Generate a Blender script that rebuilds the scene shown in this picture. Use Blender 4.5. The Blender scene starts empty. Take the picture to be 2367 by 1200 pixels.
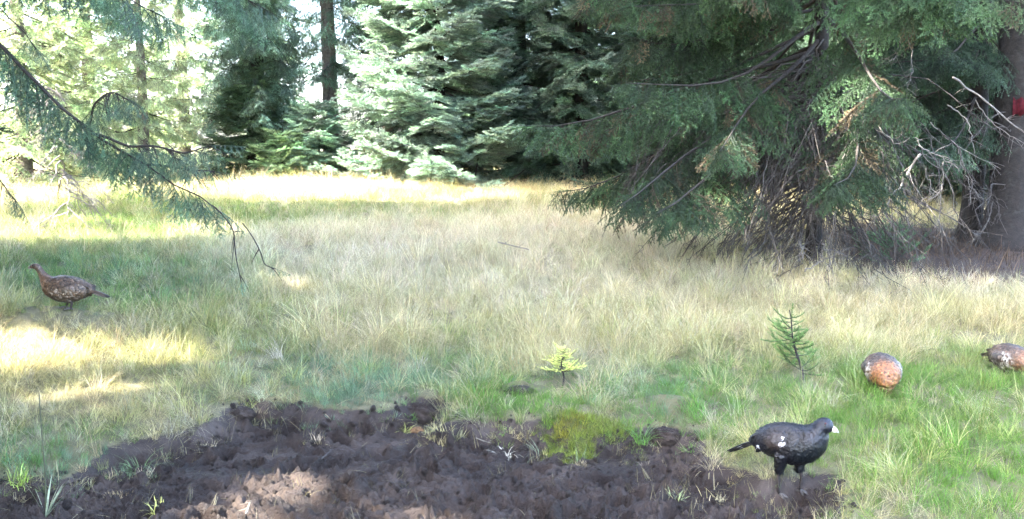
import bpy, math, random
import numpy as np
from mathutils import Vector, Matrix

# ------------------------------------------------------------------ camera, sky, sun, exposure
SC = bpy.context.scene
COL = SC.collection
FPX, PW, PH, HORIZON = 2400.0, 2367.0, 1200.0, 340.0
CAMZ = 2.05
PITCH = math.atan((PH / 2 - HORIZON) / FPX)
cam = bpy.data.cameras.new('camera')
cam.sensor_width = 36.0
cam.lens = 36.0 * FPX / PW
cam.clip_start = 0.1
cam.clip_end = 2000.0
camo = bpy.data.objects.new('camera', cam)
COL.objects.link(camo)
camo.location = (0, 0, CAMZ)
camo.rotation_euler = (math.pi / 2 - PITCH, 0, 0)
SC.camera = camo

SUN_ELEV = math.radians(46.0)
SUN_AZ = math.radians(205.0)        # direction towards the sun in the xy plane (from +x, anticlockwise): left, a little behind the camera
SUN = np.array([math.cos(SUN_AZ) * math.cos(SUN_ELEV), math.sin(SUN_AZ) * math.cos(SUN_ELEV), math.sin(SUN_ELEV)])
world = bpy.data.worlds.new('World')
SC.world = world
world.use_nodes = True
wn = world.node_tree
bg = wn.nodes['Background']
sky = wn.nodes.new('ShaderNodeTexSky')
sky.sky_type = 'NISHITA'
sky.sun_disc = False
sky.sun_elevation = SUN_ELEV
sky.sun_rotation = math.pi / 2 - SUN_AZ
sky.dust_density = 3.0
sky.air_density = 0.85
sky.ozone_density = 0.6
wn.links.new(sky.outputs['Color'], bg.inputs['Color'])
bg.inputs['Strength'].default_value = 0.15
sl = bpy.data.lights.new('sun', 'SUN')
sl.energy = 4.0
sl.angle = math.radians(0.53)
sl.color = (1.0, 0.94, 0.84)
slo = bpy.data.objects.new('sun', sl)
COL.objects.link(slo)
slo.rotation_euler = Vector(-SUN).to_track_quat('-Z', 'Y').to_euler()
SC.view_settings.view_transform = 'Standard'
SC.view_settings.look = 'None'
SC.view_settings.exposure = 4.45
SC.view_settings.gamma = 1.0
SC.view_settings.use_curve_mapping = False
SC.cycles.use_denoising = True
SC.cycles.use_adaptive_sampling = True
SC.cycles.adaptive_threshold = 0.04
SC.cycles.max_bounces = 4
SC.cycles.diffuse_bounces = 2
SC.cycles.glossy_bounces = 2
SC.cycles.transmission_bounces = 3

RNG = np.random.default_rng(7)
random.seed(7)

# ------------------------------------------------------------------ small maths
def unit(v):
    v = np.asarray(v, float)
    return v / (np.linalg.norm(v, axis=-1, keepdims=True) + 1e-9)

def sstep(a, b, x):
    t = np.clip((np.asarray(x, float) - a) / (b - a), 0, 1)
    return t * t * (3 - 2 * t)

_perm = np.random.default_rng(3).permutation(256)
_perm = np.concatenate([_perm, _perm, _perm])
_ga = np.random.default_rng(5).uniform(0, 2 * math.pi, 256)
_gx, _gy = np.cos(_ga), np.sin(_ga)

def perlin(x, y):
    x = np.asarray(x, float); y = np.asarray(y, float)
    xi = np.floor(x).astype(int); yi = np.floor(y).astype(int)
    xf = x - xi; yf = y - yi
    u = xf * xf * xf * (xf * (xf * 6 - 15) + 10); v = yf * yf * yf * (yf * (yf * 6 - 15) + 10)
    def g(ix, iy, dx, dy):
        h = _perm[_perm[ix & 255] + (iy & 255)]
        return _gx[h] * dx + _gy[h] * dy
    a = g(xi, yi, xf, yf); b = g(xi + 1, yi, xf - 1, yf)
    c = g(xi, yi + 1, xf, yf - 1); d = g(xi + 1, yi + 1, xf - 1, yf - 1)
    return (a + u * (b - a)) * (1 - v) + (c + u * (d - c)) * v

def fbm(x, y, o=4, lac=2.03, gain=0.5):
    s = 0; a = 1.0
    for i in range(o):
        s = s + a * perlin(x + 17.3 * i, y - 9.1 * i)
        x = x * lac; y = y * lac; a *= gain
    return s

def pix_dir(u, v):
    d = np.array([(u - PW / 2) / FPX, 1.0, (PH / 2 - v) / FPX])
    c, s = math.cos(PITCH), math.sin(PITCH)
    return np.array([d[0], d[1] * c + d[2] * s, -d[1] * s + d[2] * c])

def at_depth(u, v, depth):
    d = pix_dir(u, v)
    return np.array([0, 0, CAMZ]) + d * (depth / d[1])

def project(x, y, z):
    c, s = math.cos(PITCH), math.sin(PITCH)
    dz = z - CAMZ
    f = y * c - dz * s
    up = y * s + dz * c
    f = np.where(np.abs(f) < 0.05, 0.05, f)
    return PW / 2 + FPX * x / f, PH / 2 - FPX * up / f

# ------------------------------------------------------------------ terrain
MUD_PX = [(-200, 1098), (40, 1104), (150, 1098), (205, 1060), (240, 1035), (400, 1000), (520, 965), (560, 932), (640, 935), (750, 955), (900, 958),
          (930, 928), (1030, 932), (1045, 975), (1240, 985), (1340, 1008), (1450, 1002), (1560, 992), (1640, 1020), (1665, 1080),
          (1760, 1108), (1945, 1092), (1965, 1150), (1930, 1230), (1930, 1500), (-200, 1500)]
def _plane(u, v, z):
    d = pix_dir(u, v)
    t = (z - CAMZ) / d[2]
    return d[0] * t, d[1] * t
MUD_POLY = np.array([_plane(u, v, 0.11) for u, v in MUD_PX])

def mud_sd(x, y):
    """signed distance to the mud outline, positive inside"""
    x = np.asarray(x, float); y = np.asarray(y, float)
    best = np.full(x.shape, 1e9); inside = np.zeros(x.shape, bool)
    n = len(MUD_POLY)
    for i in range(n):
        ax, ay = MUD_POLY[i]; bx, by = MUD_POLY[(i + 1) % n]
        ex, ey = bx - ax, by - ay
        t = np.clip(((x - ax) * ex + (y - ay) * ey) / (ex * ex + ey * ey + 1e-9), 0, 1)
        best = np.minimum(best, np.hypot(x - ax - t * ex, y - ay - t * ey))
        c = ((ay > y) != (by > y)) & (x < (bx - ax) * (y - ay) / (by - ay + 1e-12) + ax)
        inside ^= c
    return np.where(inside, best, -best)

MOUNDS = []   # x, y, rx, ry, h
def base_h(x, y):
    x = np.asarray(x, float); y = np.asarray(y, float)
    h = 0.13 + 0.042 * (np.clip(y, 5, 26) - 6.5) + 0.008 * np.clip(y - 26, 0, 60)
    h = h + 0.34 * sstep(-1.2, -4.2, x) * sstep(6.6, 9.0, y) * (1 - 0.6 * sstep(11, 20, y))
    h = h + 0.035 * fbm(x * 1.1, y * 1.1, 3) + 0.06 * fbm(x * .3 + 5, y * .3, 2)
    for mx, my, rx, ry, mh in MOUNDS:
        h = h + mh * np.exp(-(((x - mx) / rx) ** 2 + ((y - my) / ry) ** 2))
    return h

_pr = np.random.default_rng(21)
PITS = [(_pr.uniform(-3.9, 2.4), _pr.uniform(4.7, 7.6), _pr.uniform(.03, .085), _pr.uniform(.03, .085), _pr.uniform(0, 3.14)) for _ in range(520)]
def mud_h(x, y):
    wx = x + 0.05 * fbm(x * 4, y * 4, 2); wy = y + 0.05 * fbm(x * 4 + 9, y * 4 + 3, 2)
    h = 0.05 * fbm(wx * 1.6, wy * 1.6, 2) + .03 * fbm(wx * 3.3 + 8, wy * 3.6, 2)
    smooth = sstep(0.12, 0.42, fbm(x * 0.9 + 31, y * 1.1 + 7, 2) + 0.06)      # slick flats between the clods
    n1 = fbm(wx * 5.5, wy * 6.5, 5, 2.1, .62)
    crack = np.exp(-(fbm(wx * 4.5 + 40, wy * 5.5, 3) / .07) ** 2) + .7 * np.exp(-(fbm(wx * 9 + 3, wy * 11 + 8, 2) / .07) ** 2)
    lump = 0.046 * n1 - 0.034 * crack + 0.016 * fbm(x * 26, y * 30, 4, 2.1, .68)
    h = h + lump * (1 - 0.8 * smooth)
    return h

def pits(x, y):
    d = np.zeros(x.shape)
    for px, py, r, dep, a in PITS:
        m = (np.abs(x - px) < 3 * r) & (np.abs(y - py) < 3 * r)
        if not m.any():
            continue
        dx = x[m] - px; dy = y[m] - py
        ca, sa = math.cos(a), math.sin(a)
        q = np.sqrt(((dx * ca + dy * sa) / (1.35 * r)) ** 2 + ((-dx * sa + dy * ca) / (0.8 * r)) ** 2)
        d[m] += -dep * np.exp(-q ** 4) + 0.45 * dep * np.exp(-((q - 1.25) / 0.3) ** 2)
    return d

def ground_h(x, y, fine=False):
    x = np.asarray(x, float); y = np.asarray(y, float)
    sd = mud_sd(x, y) + 0.09 * fbm(x * 3.5, y * 3.5, 2)
    m = sstep(-0.03, 0.20, sd)
    hm = mud_h(x, y)
    if fine:
        hm = hm + pits(x, y)
    return base_h(x, y) * (1 - m) + hm * m

def on_ground(u, v):
    d = pix_dir(u, v)
    t0, t1 = 3.0, 120.0
    ts = np.geomspace(t0, t1, 700)
    z = CAMZ + d[2] * ts - ground_h(d[0] * ts, d[1] * ts)
    i = int(np.argmax(z < 0)) if (z < 0).any() else len(ts) - 1
    a, b = ts[max(i - 1, 0)], ts[i]
    for _ in range(25):
        c = (a + b) / 2
        if CAMZ + d[2] * c - float(ground_h(d[0] * c, d[1] * c)) < 0: b = c
        else: a = c
    p = np.array([0, 0, CAMZ]) + d * b
    return p

# mounds: the knoll the left hen stands on, knobs along the bank
for (u, v, rx, ry, mh) in [(120, 735, .55, .35, .10), (1340, 960, .33, .22, .07), (1540, 945, .30, .18, .10), (1200, 900, .13, .1, .07)]:
    p = on_ground(u, v)
    MOUNDS.append((p[0], p[1], rx, ry, mh))

# ------------------------------------------------------------------ object helpers
def mesh_obj(name, verts, faces, mat=None, parent=None, smooth=True, attrs=None, link=True):
    me = bpy.data.meshes.new(name)
    verts = np.asarray(verts, np.float32)
    if isinstance(faces, np.ndarray):
        k = faces.shape[1]
        me.vertices.add(len(verts)); me.vertices.foreach_set('co', verts.ravel())
        me.loops.add(faces.size); me.loops.foreach_set('vertex_index', faces.astype(np.int32).ravel())
        me.polygons.add(len(faces)); me.polygons.foreach_set('loop_start', np.arange(0, faces.size, k, dtype=np.int32))
        me.update(calc_edges=True)
    else:
        me.from_pydata([tuple(v) for v in verts], [], [tuple(f) for f in faces])
    if attrs:
        for k, (typ, dat) in attrs.items():
            a = me.attributes.new(k, typ, 'POINT')
            dat = np.asarray(dat, np.float32)
            if typ == 'FLOAT': a.data.foreach_set('value', dat.ravel())
            elif typ == 'FLOAT_VECTOR': a.data.foreach_set('vector', dat.ravel())
            elif typ == 'FLOAT_COLOR':
                if dat.shape[1] == 3: dat = np.hstack([dat, np.ones((len(dat), 1), np.float32)])
                a.data.foreach_set('color', dat.ravel())
    if len(me.polygons):
        me.polygons.foreach_set('use_smooth', [smooth] * len(me.polygons))
    me.validate()
    if mat: me.materials.append(mat)
    o = bpy.data.objects.new(name, me)
    if link: COL.objects.link(o)
    if parent is not None: o.parent = parent
    return o

def tag(o, label=None, cat=None, group=None, kind=None):
    if label: o['label'] = label
    if cat: o['category'] = cat
    if group: o['group'] = group
    if kind: o['kind'] = kind
    return o

def empty(name, loc, label=None, cat=None, group=None, rz=0):
    o = bpy.data.objects.new(name, None)
    o.empty_display_size = 0.1
    COL.objects.link(o)
    o.location = loc; o.rotation_euler = (0, 0, rz)
    return tag(o, label, cat, group)

def tube(path, radii, n=6, cap=True):
    path = np.asarray(path, float); radii = np.asarray(radii, float)
    m = len(path)
    tan = unit(np.gradient(path, axis=0))
    ref = np.array([0, 0, 1.0]) if abs(tan[0][2]) < 0.9 else np.array([1.0, 0, 0])
    vs = []
    u = unit(np.cross(tan[0], ref))
    ang = np.linspace(0, 2 * math.pi, n, endpoint=False)
    for i in range(m):
        u = unit(u - tan[i] * np.dot(u, tan[i]))
        w = np.cross(tan[i], u)
        vs.append(path[i] + radii[i] * (np.cos(ang)[:, None] * u + np.sin(ang)[:, None] * w))
    vs = np.vstack(vs)
    f = []
    for i in range(m - 1):
        for j in range(n):
            a = i * n + j; b = i * n + (j + 1) % n
            f.append((a, b, b + n, a + n))
    if cap:
        f.append(tuple(range(n))[::-1]); f.append(tuple(range((m - 1) * n, m * n)))
    return vs, f

class MB:
    def __init__(s): s.v = []; s.f = []; s.n = 0
    def add(s, v, f):
        s.v.append(np.asarray(v, float)); s.f += [tuple(i + s.n for i in q) for q in f]; s.n += len(v)
        return s
    def build(s, name, mat, parent=None, smooth=True, **k):
        return mesh_obj(name, np.vstack(s.v), s.f, mat, parent, smooth, **k)

# ------------------------------------------------------------------ materials
def new_mat(name):
    m = bpy.data.materials.new(name); m.use_nodes = True
    nt = m.node_tree; b = nt.nodes['Principled BSDF']
    return m, nt, b

def N(nt, t, **k):
    n = nt.nodes.new(t)
    for a, v in k.items(): setattr(n, a, v)
    return n

def ramp(nt, fac, stops):
    r = N(nt, 'ShaderNodeValToRGB')
    el = r.color_ramp.elements
    while len(el) < len(stops): el.new(0.5)
    for e, (p, c) in zip(el, stops):
        e.position = p; e.color = (*c, 1)
    nt.links.new(fac, r.inputs['Fac'])
    return r.outputs['Color']

def noise(nt, scale, detail=4, rough=.55, coord='Object'):
    tc = N(nt, 'ShaderNodeTexCoord'); n = N(nt, 'ShaderNodeTexNoise')
    n.inputs['Scale'].default_value = scale; n.inputs['Detail'].default_value = detail; n.inputs['Roughness'].default_value = rough
    nt.links.new(tc.outputs[coord], n.inputs['Vector'])
    return n.outputs['Fac']

def bump(nt, b, h, strength=.5, dist=.01):
    n = N(nt, 'ShaderNodeBump'); n.inputs['Strength'].default_value = strength; n.inputs['Distance'].default_value = dist
    nt.links.new(h, n.inputs['Height']); nt.links.new(n.outputs['Normal'], b.inputs['Normal'])

def mixc(nt, fac, a, b, mode='MIX'):
    n = N(nt, 'ShaderNodeMix', data_type='RGBA', blend_type=mode)
    for s, v in ((n.inputs['Factor'], fac), (n.inputs['A'], a), (n.inputs['B'], b)):
        s = [x for x in n.inputs if x.name == s.name and x.enabled][0]
        if hasattr(v, 'is_output'): nt.links.new(v, s)
        elif isinstance(v, (int, float)): s.default_value = v
        else: s.default_value = (*v, 1)
    return [x for x in n.outputs if x.enabled][0]

def leaf_mat(name, transl=.3, rough=.6, tint=(1, 1, 1), tipcol=None, spec=.3):
    """foliage: colour comes from the instance attribute 'col' times the blade's own 'var'"""
    m, nt, b = new_mat(name)
    ic = N(nt, 'ShaderNodeAttribute', attribute_type='INSTANCER', attribute_name='col')
    va = N(nt, 'ShaderNodeAttribute', attribute_type='GEOMETRY', attribute_name='var')
    tp = N(nt, 'ShaderNodeAttribute', attribute_type='GEOMETRY', attribute_name='tip')
    mul = N(nt, 'ShaderNodeVectorMath', operation='SCALE')
    nt.links.new(ic.outputs['Color'], mul.inputs[0]); nt.links.new(va.outputs['Fac'], mul.inputs['Scale'])
    c = mul.outputs['Vector']
    if tipcol: c = mixc(nt, tp.outputs['Fac'], c, mixc(nt, 1.0, c, tipcol, 'MULTIPLY'))
    nt.links.new(c, b.inputs['Base Color'])
    b.inputs['Roughness'].default_value = rough
    b.inputs['Specular IOR Level'].default_value = spec
    t = N(nt, 'ShaderNodeBsdfTranslucent'); nt.links.new(mixc(nt, 1.0, c, (1.15, 1.15, .7), 'MULTIPLY'), t.inputs['Color'])
    mx = N(nt, 'ShaderNodeMixShader'); mx.inputs['Fac'].default_value = transl
    nt.links.new(b.outputs[0], mx.inputs[1]); nt.links.new(t.outputs[0], mx.inputs[2])
    nt.links.new(mx.outputs[0], nt.nodes['Material Output'].inputs['Surface'])
    return m

M = {}
M['needle'] = leaf_mat('needles', .22, .5, tipcol=(2.2, 2.2, 2.0))
M['blade'] = leaf_mat('grass_blades', .4, .55, spec=.25)

def bark_mat(name, c1, c2, scale=14, lich=None):
    m, nt, b = new_mat(name)
    f = noise(nt, scale, 6, .65)
    c = ramp(nt, f, [(.3, c1), (.7, c2)])
    if lich:
        f2 = noise(nt, scale * .45, 5, .7)
        mr = N(nt, 'ShaderNodeMapRange'); mr.inputs[1].default_value = .55; mr.inputs[2].default_value = .7
        nt.links.new(f2, mr.inputs[0]); c = mixc(nt, mr.outputs[0], c, lich)
    nt.links.new(c, b.inputs['Base Color']); b.inputs['Roughness'].default_value = .9
    bump(nt, b, f, .9, .02)
    return m
M['bark'] = bark_mat('shaded_bark', (.006, .0045, .004), (.022, .017, .014), 16, (.03, .031, .026))  # darkened so the colour holds the deep shade of the right-hand trunks
M['bark_lit'] = bark_mat('sunlit_bark', (.08, .065, .056), (.2, .17, .145), 16, (.2, .21, .18))  # lighter copy of the bark, sunlight put into its colour for background trunks
M['twig'] = bark_mat('spruce_twig', (.014, .011, .009), (.04, .032, .027), 30)
M['dead'] = bark_mat('dead_branch_wood', (.025, .02, .017), (.075, .064, .056), 30, (.11, .115, .105))
M['bleached'] = bark_mat('bleached_wood', (.10, .088, .078), (.22, .2, .18), 40)
M['root'] = bark_mat('dry_stick', (.10, .085, .065), (.2, .175, .14), 40)

def mud_colour(nt):
    f = noise(nt, 2.2, 5, .6); f2 = noise(nt, 38, 6, .65); f3 = noise(nt, 120, 3, .6)
    c = ramp(nt, f, [(.3, (.016, .0102, .0075)), (.5, (.039, .0265, .0205)), (.7, (.088, .066, .054))])
    c = mixc(nt, f2, mixc(nt, 1., c, (.35, .32, .3), 'MULTIPLY'), mixc(nt, 1., c, (1.35, 1.35, 1.35), 'MULTIPLY'))
    ad = N(nt, 'ShaderNodeMath', operation='ADD'); nt.links.new(f2, ad.inputs[0]); nt.links.new(f3, ad.inputs[1])
    return c, f, ad.outputs[0]

def ground_mat():
    m, nt, b = new_mat('meadow_soil')
    f = noise(nt, 3.5, 6, .6); f2 = noise(nt, 45, 4, .6)
    c = ramp(nt, f, [(.3, (.09, .085, .035)), (.5, (.17, .15, .07)), (.7, (.24, .2, .12))])
    c = mixc(nt, f2, mixc(nt, 1., c, (.4, .4, .36), 'MULTIPLY'), c)
    li = N(nt, 'ShaderNodeAttribute', attribute_type='GEOMETRY', attribute_name='litter')
    c = mixc(nt, li.outputs['Fac'], c, ramp(nt, f2, [(.3, (.02, .012, .009)), (.7, (.075, .047, .033))]))
    mc, mf, mh = mud_colour(nt)
    ma = N(nt, 'ShaderNodeAttribute', attribute_type='GEOMETRY', attribute_name='muddy')
    ad = N(nt, 'ShaderNodeMath', operation='ADD'); nt.links.new(ma.outputs['Fac'], ad.inputs[0]); nt.links.new(noise(nt, 14, 6, .7), ad.inputs[1])
    mr = N(nt, 'ShaderNodeMapRange'); mr.inputs[1].default_value = .9; mr.inputs[2].default_value = 1.1
    nt.links.new(ad.outputs[0], mr.inputs[0])
    c = mixc(nt, mr.outputs[0], c, mc)
    nt.links.new(c, b.inputs['Base Color']); b.inputs['Roughness'].default_value = .9
    bump(nt, b, mh, .8, .025)
    return m
M['ground'] = ground_mat()

def mud_mat():
    m, nt, b = new_mat('wet_peat_mud')
    c, f, h = mud_colour(nt)
    nt.links.new(c, b.inputs['Base Color'])
    rr = N(nt, 'ShaderNodeMapRange'); rr.inputs[1].default_value = .3; rr.inputs[2].default_value = .7
    rr.inputs[3].default_value = .36; rr.inputs[4].default_value = .8
    nt.links.new(f, rr.inputs[0]); nt.links.new(rr.outputs[0], b.inputs['Roughness'])
    b.inputs['Specular IOR Level'].default_value = .28
    bump(nt, b, h, .9, .03)
    return m
M['mud'] = mud_mat()

def attr_mat(name, rough=.7, spec=.3, bscale=90, bstr=.5, vmul=.45, sheen=0):
    m, nt, b = new_mat(name)
    a = N(nt, 'ShaderNodeAttribute', attribute_type='GEOMETRY', attribute_name='pcol')
    f = noise(nt, bscale, 4, .6)
    c = mixc(nt, f, mixc(nt, 1., a.outputs['Color'], (1 - vmul,) * 3, 'MULTIPLY'), mixc(nt, 1., a.outputs['Color'], (1 + vmul,) * 3, 'MULTIPLY'))
    nt.links.new(c, b.inputs['Base Color'])
    b.inputs['Roughness'].default_value = rough; b.inputs['Specular IOR Level'].default_value = spec
    if sheen: b.inputs['Sheen Weight'].default_value = sheen
    bump(nt, b, f, bstr, .006)
    return m

def plain(name, c, rough=.6, spec=.3, scale=60, var=.3):
    m, nt, b = new_mat(name)
    f = noise(nt, scale, 4, .6)
    nt.links.new(ramp(nt, f, [(.3, tuple(x * (1 - var) for x in c)), (.7, tuple(min(1, x * (1 + var)) for x in c))]), b.inputs['Base Color'])
    b.inputs['Roughness'].default_value = rough; b.inputs['Specular IOR Level'].default_value = spec
    return m
M['plume'] = attr_mat('plumage', .45, .45, 120, .4, .3)
M['beak'] = plain('pale_horn', (.5, .48, .44), .4, .5)
M['hen_beak'] = plain('dark_horn', (.16, .13, .1), .4, .5)
M['eye'] = plain('eye_black', (.01, .008, .006), .1, .6, var=0)
M['comb'] = plain('red_comb', (.05, .006, .005), .6)
M['shank'] = plain('feathered_shank', (.03, .024, .021), .8, .2, 200)
M['toe'] = plain('toe_skin', (.07, .062, .055), .6, .3, 200)
M['blaze'] = plain('red_trail_paint', (.05, .005, .008), .85, .15, 25, .6)

# ------------------------------------------------------------------ ground and mud sheets
def axis(lo, hi, step, outer_lo, outer_hi, g=1.14):
    core = np.arange(lo, hi + 1e-6, step)
    a, s = [], step
    x = lo
    while x > outer_lo:
        s *= g; x -= s; a.append(x)
    b, s = [], step
    x = hi
    while x < outer_hi:
        s *= g; x += s; b.append(x)
    return np.concatenate([np.array(a[::-1]), core, np.array(b)])
GX = axis(-3.6, 2.6, .0155, -260, 260, 1.10)
GY = axis(5.3, 7.6, .0155, -60, 420, 1.08)
gx, gy = np.meshgrid(GX, GY)
gz = ground_h(gx.ravel(), gy.ravel(), True)
gv = np.column_stack([gx.ravel(), gy.ravel(), gz])
nx, ny = len(GX), len(GY)
ii = (np.arange(ny - 1)[:, None] * nx + np.arange(nx - 1)[None]).ravel()
gf = np.column_stack([ii, ii + 1, ii + nx + 1, ii + nx])
cen = gv[gf].mean(1)
mudf = (mud_sd(cen[:, 0], cen[:, 1]) + 0.09 * fbm(cen[:, 0] * 3.5, cen[:, 1] * 3.5, 2) + .05 * fbm(cen[:, 0] * 11, cen[:, 1] * 11, 3)) > .10
def sub_sheet(name, sel, mat):
    f = gf[sel]
    used, inv = np.unique(f.ravel(), return_inverse=True)
    v = gv[used]
    U, V = project(v[:, 0], v[:, 1], v[:, 2])
    lit = np.exp(-(((v[:, 0] - 6.8) / 2.8) ** 2 + ((v[:, 1] - 15.5) / 3.6) ** 2)) * 1.5
    lit = np.clip(lit + .5 * fbm(v[:, 0] * 2, v[:, 1] * 2, 3) * (lit > .1), 0, 1)
    return tag(mesh_obj(name, v, inv.reshape(-1, 4), mat, attrs={'litter': ('FLOAT', lit), 'muddy': ('FLOAT', sstep(-.09, .09, mud_sd(v[:, 0], v[:, 1]) + 0.09 * fbm(v[:, 0] * 3.5, v[:, 1] * 3.5, 2)))}), kind='structure')
sub_sheet('ground', ~mudf, M['ground'])
sub_sheet('mud_wallow', mudf, M['mud'])

# ------------------------------------------------------------------ instancing (for uncountable foliage and grass)
def proto_collection(name, objs):
    c = bpy.data.collections.new(name)
    for o in objs: c.objects.link(o)
    return c

_groups = {}
def inst_group(coll):
    if coll.name in _groups: return _groups[coll.name]
    ng = bpy.data.node_groups.new('scatter_' + coll.name, 'GeometryNodeTree')
    ng.interface.new_socket('Geometry', in_out='INPUT', socket_type='NodeSocketGeometry')
    ng.interface.new_socket('Geometry', in_out='OUTPUT', socket_type='NodeSocketGeometry')
    gi = ng.nodes.new('NodeGroupInput'); go = ng.nodes.new('NodeGroupOutput')
    ci = ng.nodes.new('GeometryNodeCollectionInfo'); ci.inputs['Collection'].default_value = coll
    ci.inputs['Separate Children'].default_value = True; ci.inputs['Reset Children'].default_value = True
    ip = ng.nodes.new('GeometryNodeInstanceOnPoints'); ip.inputs['Pick Instance'].default_value = True
    def na(nm, ty):
        n = ng.nodes.new('GeometryNodeInputNamedAttribute'); n.data_type = ty; n.inputs['Name'].default_value = nm
        return [s for s in n.outputs if s.enabled and s.name == 'Attribute'][0]
    e = ng.nodes.new('FunctionNodeEulerToRotation')
    L = ng.links.new
    L(gi.outputs[0], ip.inputs['Points']); L(ci.outputs[0], ip.inputs['Instance'])
    L(na('rot', 'FLOAT_VECTOR'), e.inputs[0]); L(e.outputs[0], ip.inputs['Rotation'])
    L(na('scl', 'FLOAT_VECTOR'), ip.inputs['Scale'])
    L(na('pick', 'INT'), ip.inputs['Instance Index'])
    L(ip.outputs[0], go.inputs[0])
    _groups[coll.name] = ng
    return ng

def scatter(name, pts, rot, scl, col, pick, coll, parent=None):
    me = bpy.data.meshes.new(name)
    pts = np.asarray(pts, np.float32)
    me.vertices.add(len(pts)); me.vertices.foreach_set('co', pts.ravel())
    scl = np.asarray(scl, np.float32)
    if scl.ndim == 1: scl = np.repeat(scl[:, None], 3, 1)
    for nm, ty, key, dat in (('rot', 'FLOAT_VECTOR', 'vector', rot), ('scl', 'FLOAT_VECTOR', 'vector', scl), ('col', 'FLOAT_VECTOR', 'vector', col)):
        a = me.attributes.new(nm, ty, 'POINT'); a.data.foreach_set(key, np.asarray(dat, np.float32).ravel())
    a = me.attributes.new('pick', 'INT', 'POINT'); a.data.foreach_set('value', np.asarray(pick, np.int32))
    o = bpy.data.objects.new(name, me); COL.objects.link(o)
    if parent is not None: o.parent = parent
    md = o.modifiers.new('scatter', 'NODES'); md.node_group = inst_group(coll)
    return tag(o, kind='stuff')

def frames_to_euler(X, up):
    X = unit(X)
    Z = unit(up - X * np.sum(up * X, axis=1, keepdims=True))
    Y = np.cross(Z, X)
    ry = -np.arcsin(np.clip(X[:, 2], -1, 1))
    rx = np.arctan2(Y[:, 2], Z[:, 2]); rz = np.arctan2(X[:, 1], X[:, 0])
    return np.column_stack([rx, ry, rz])

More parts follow.
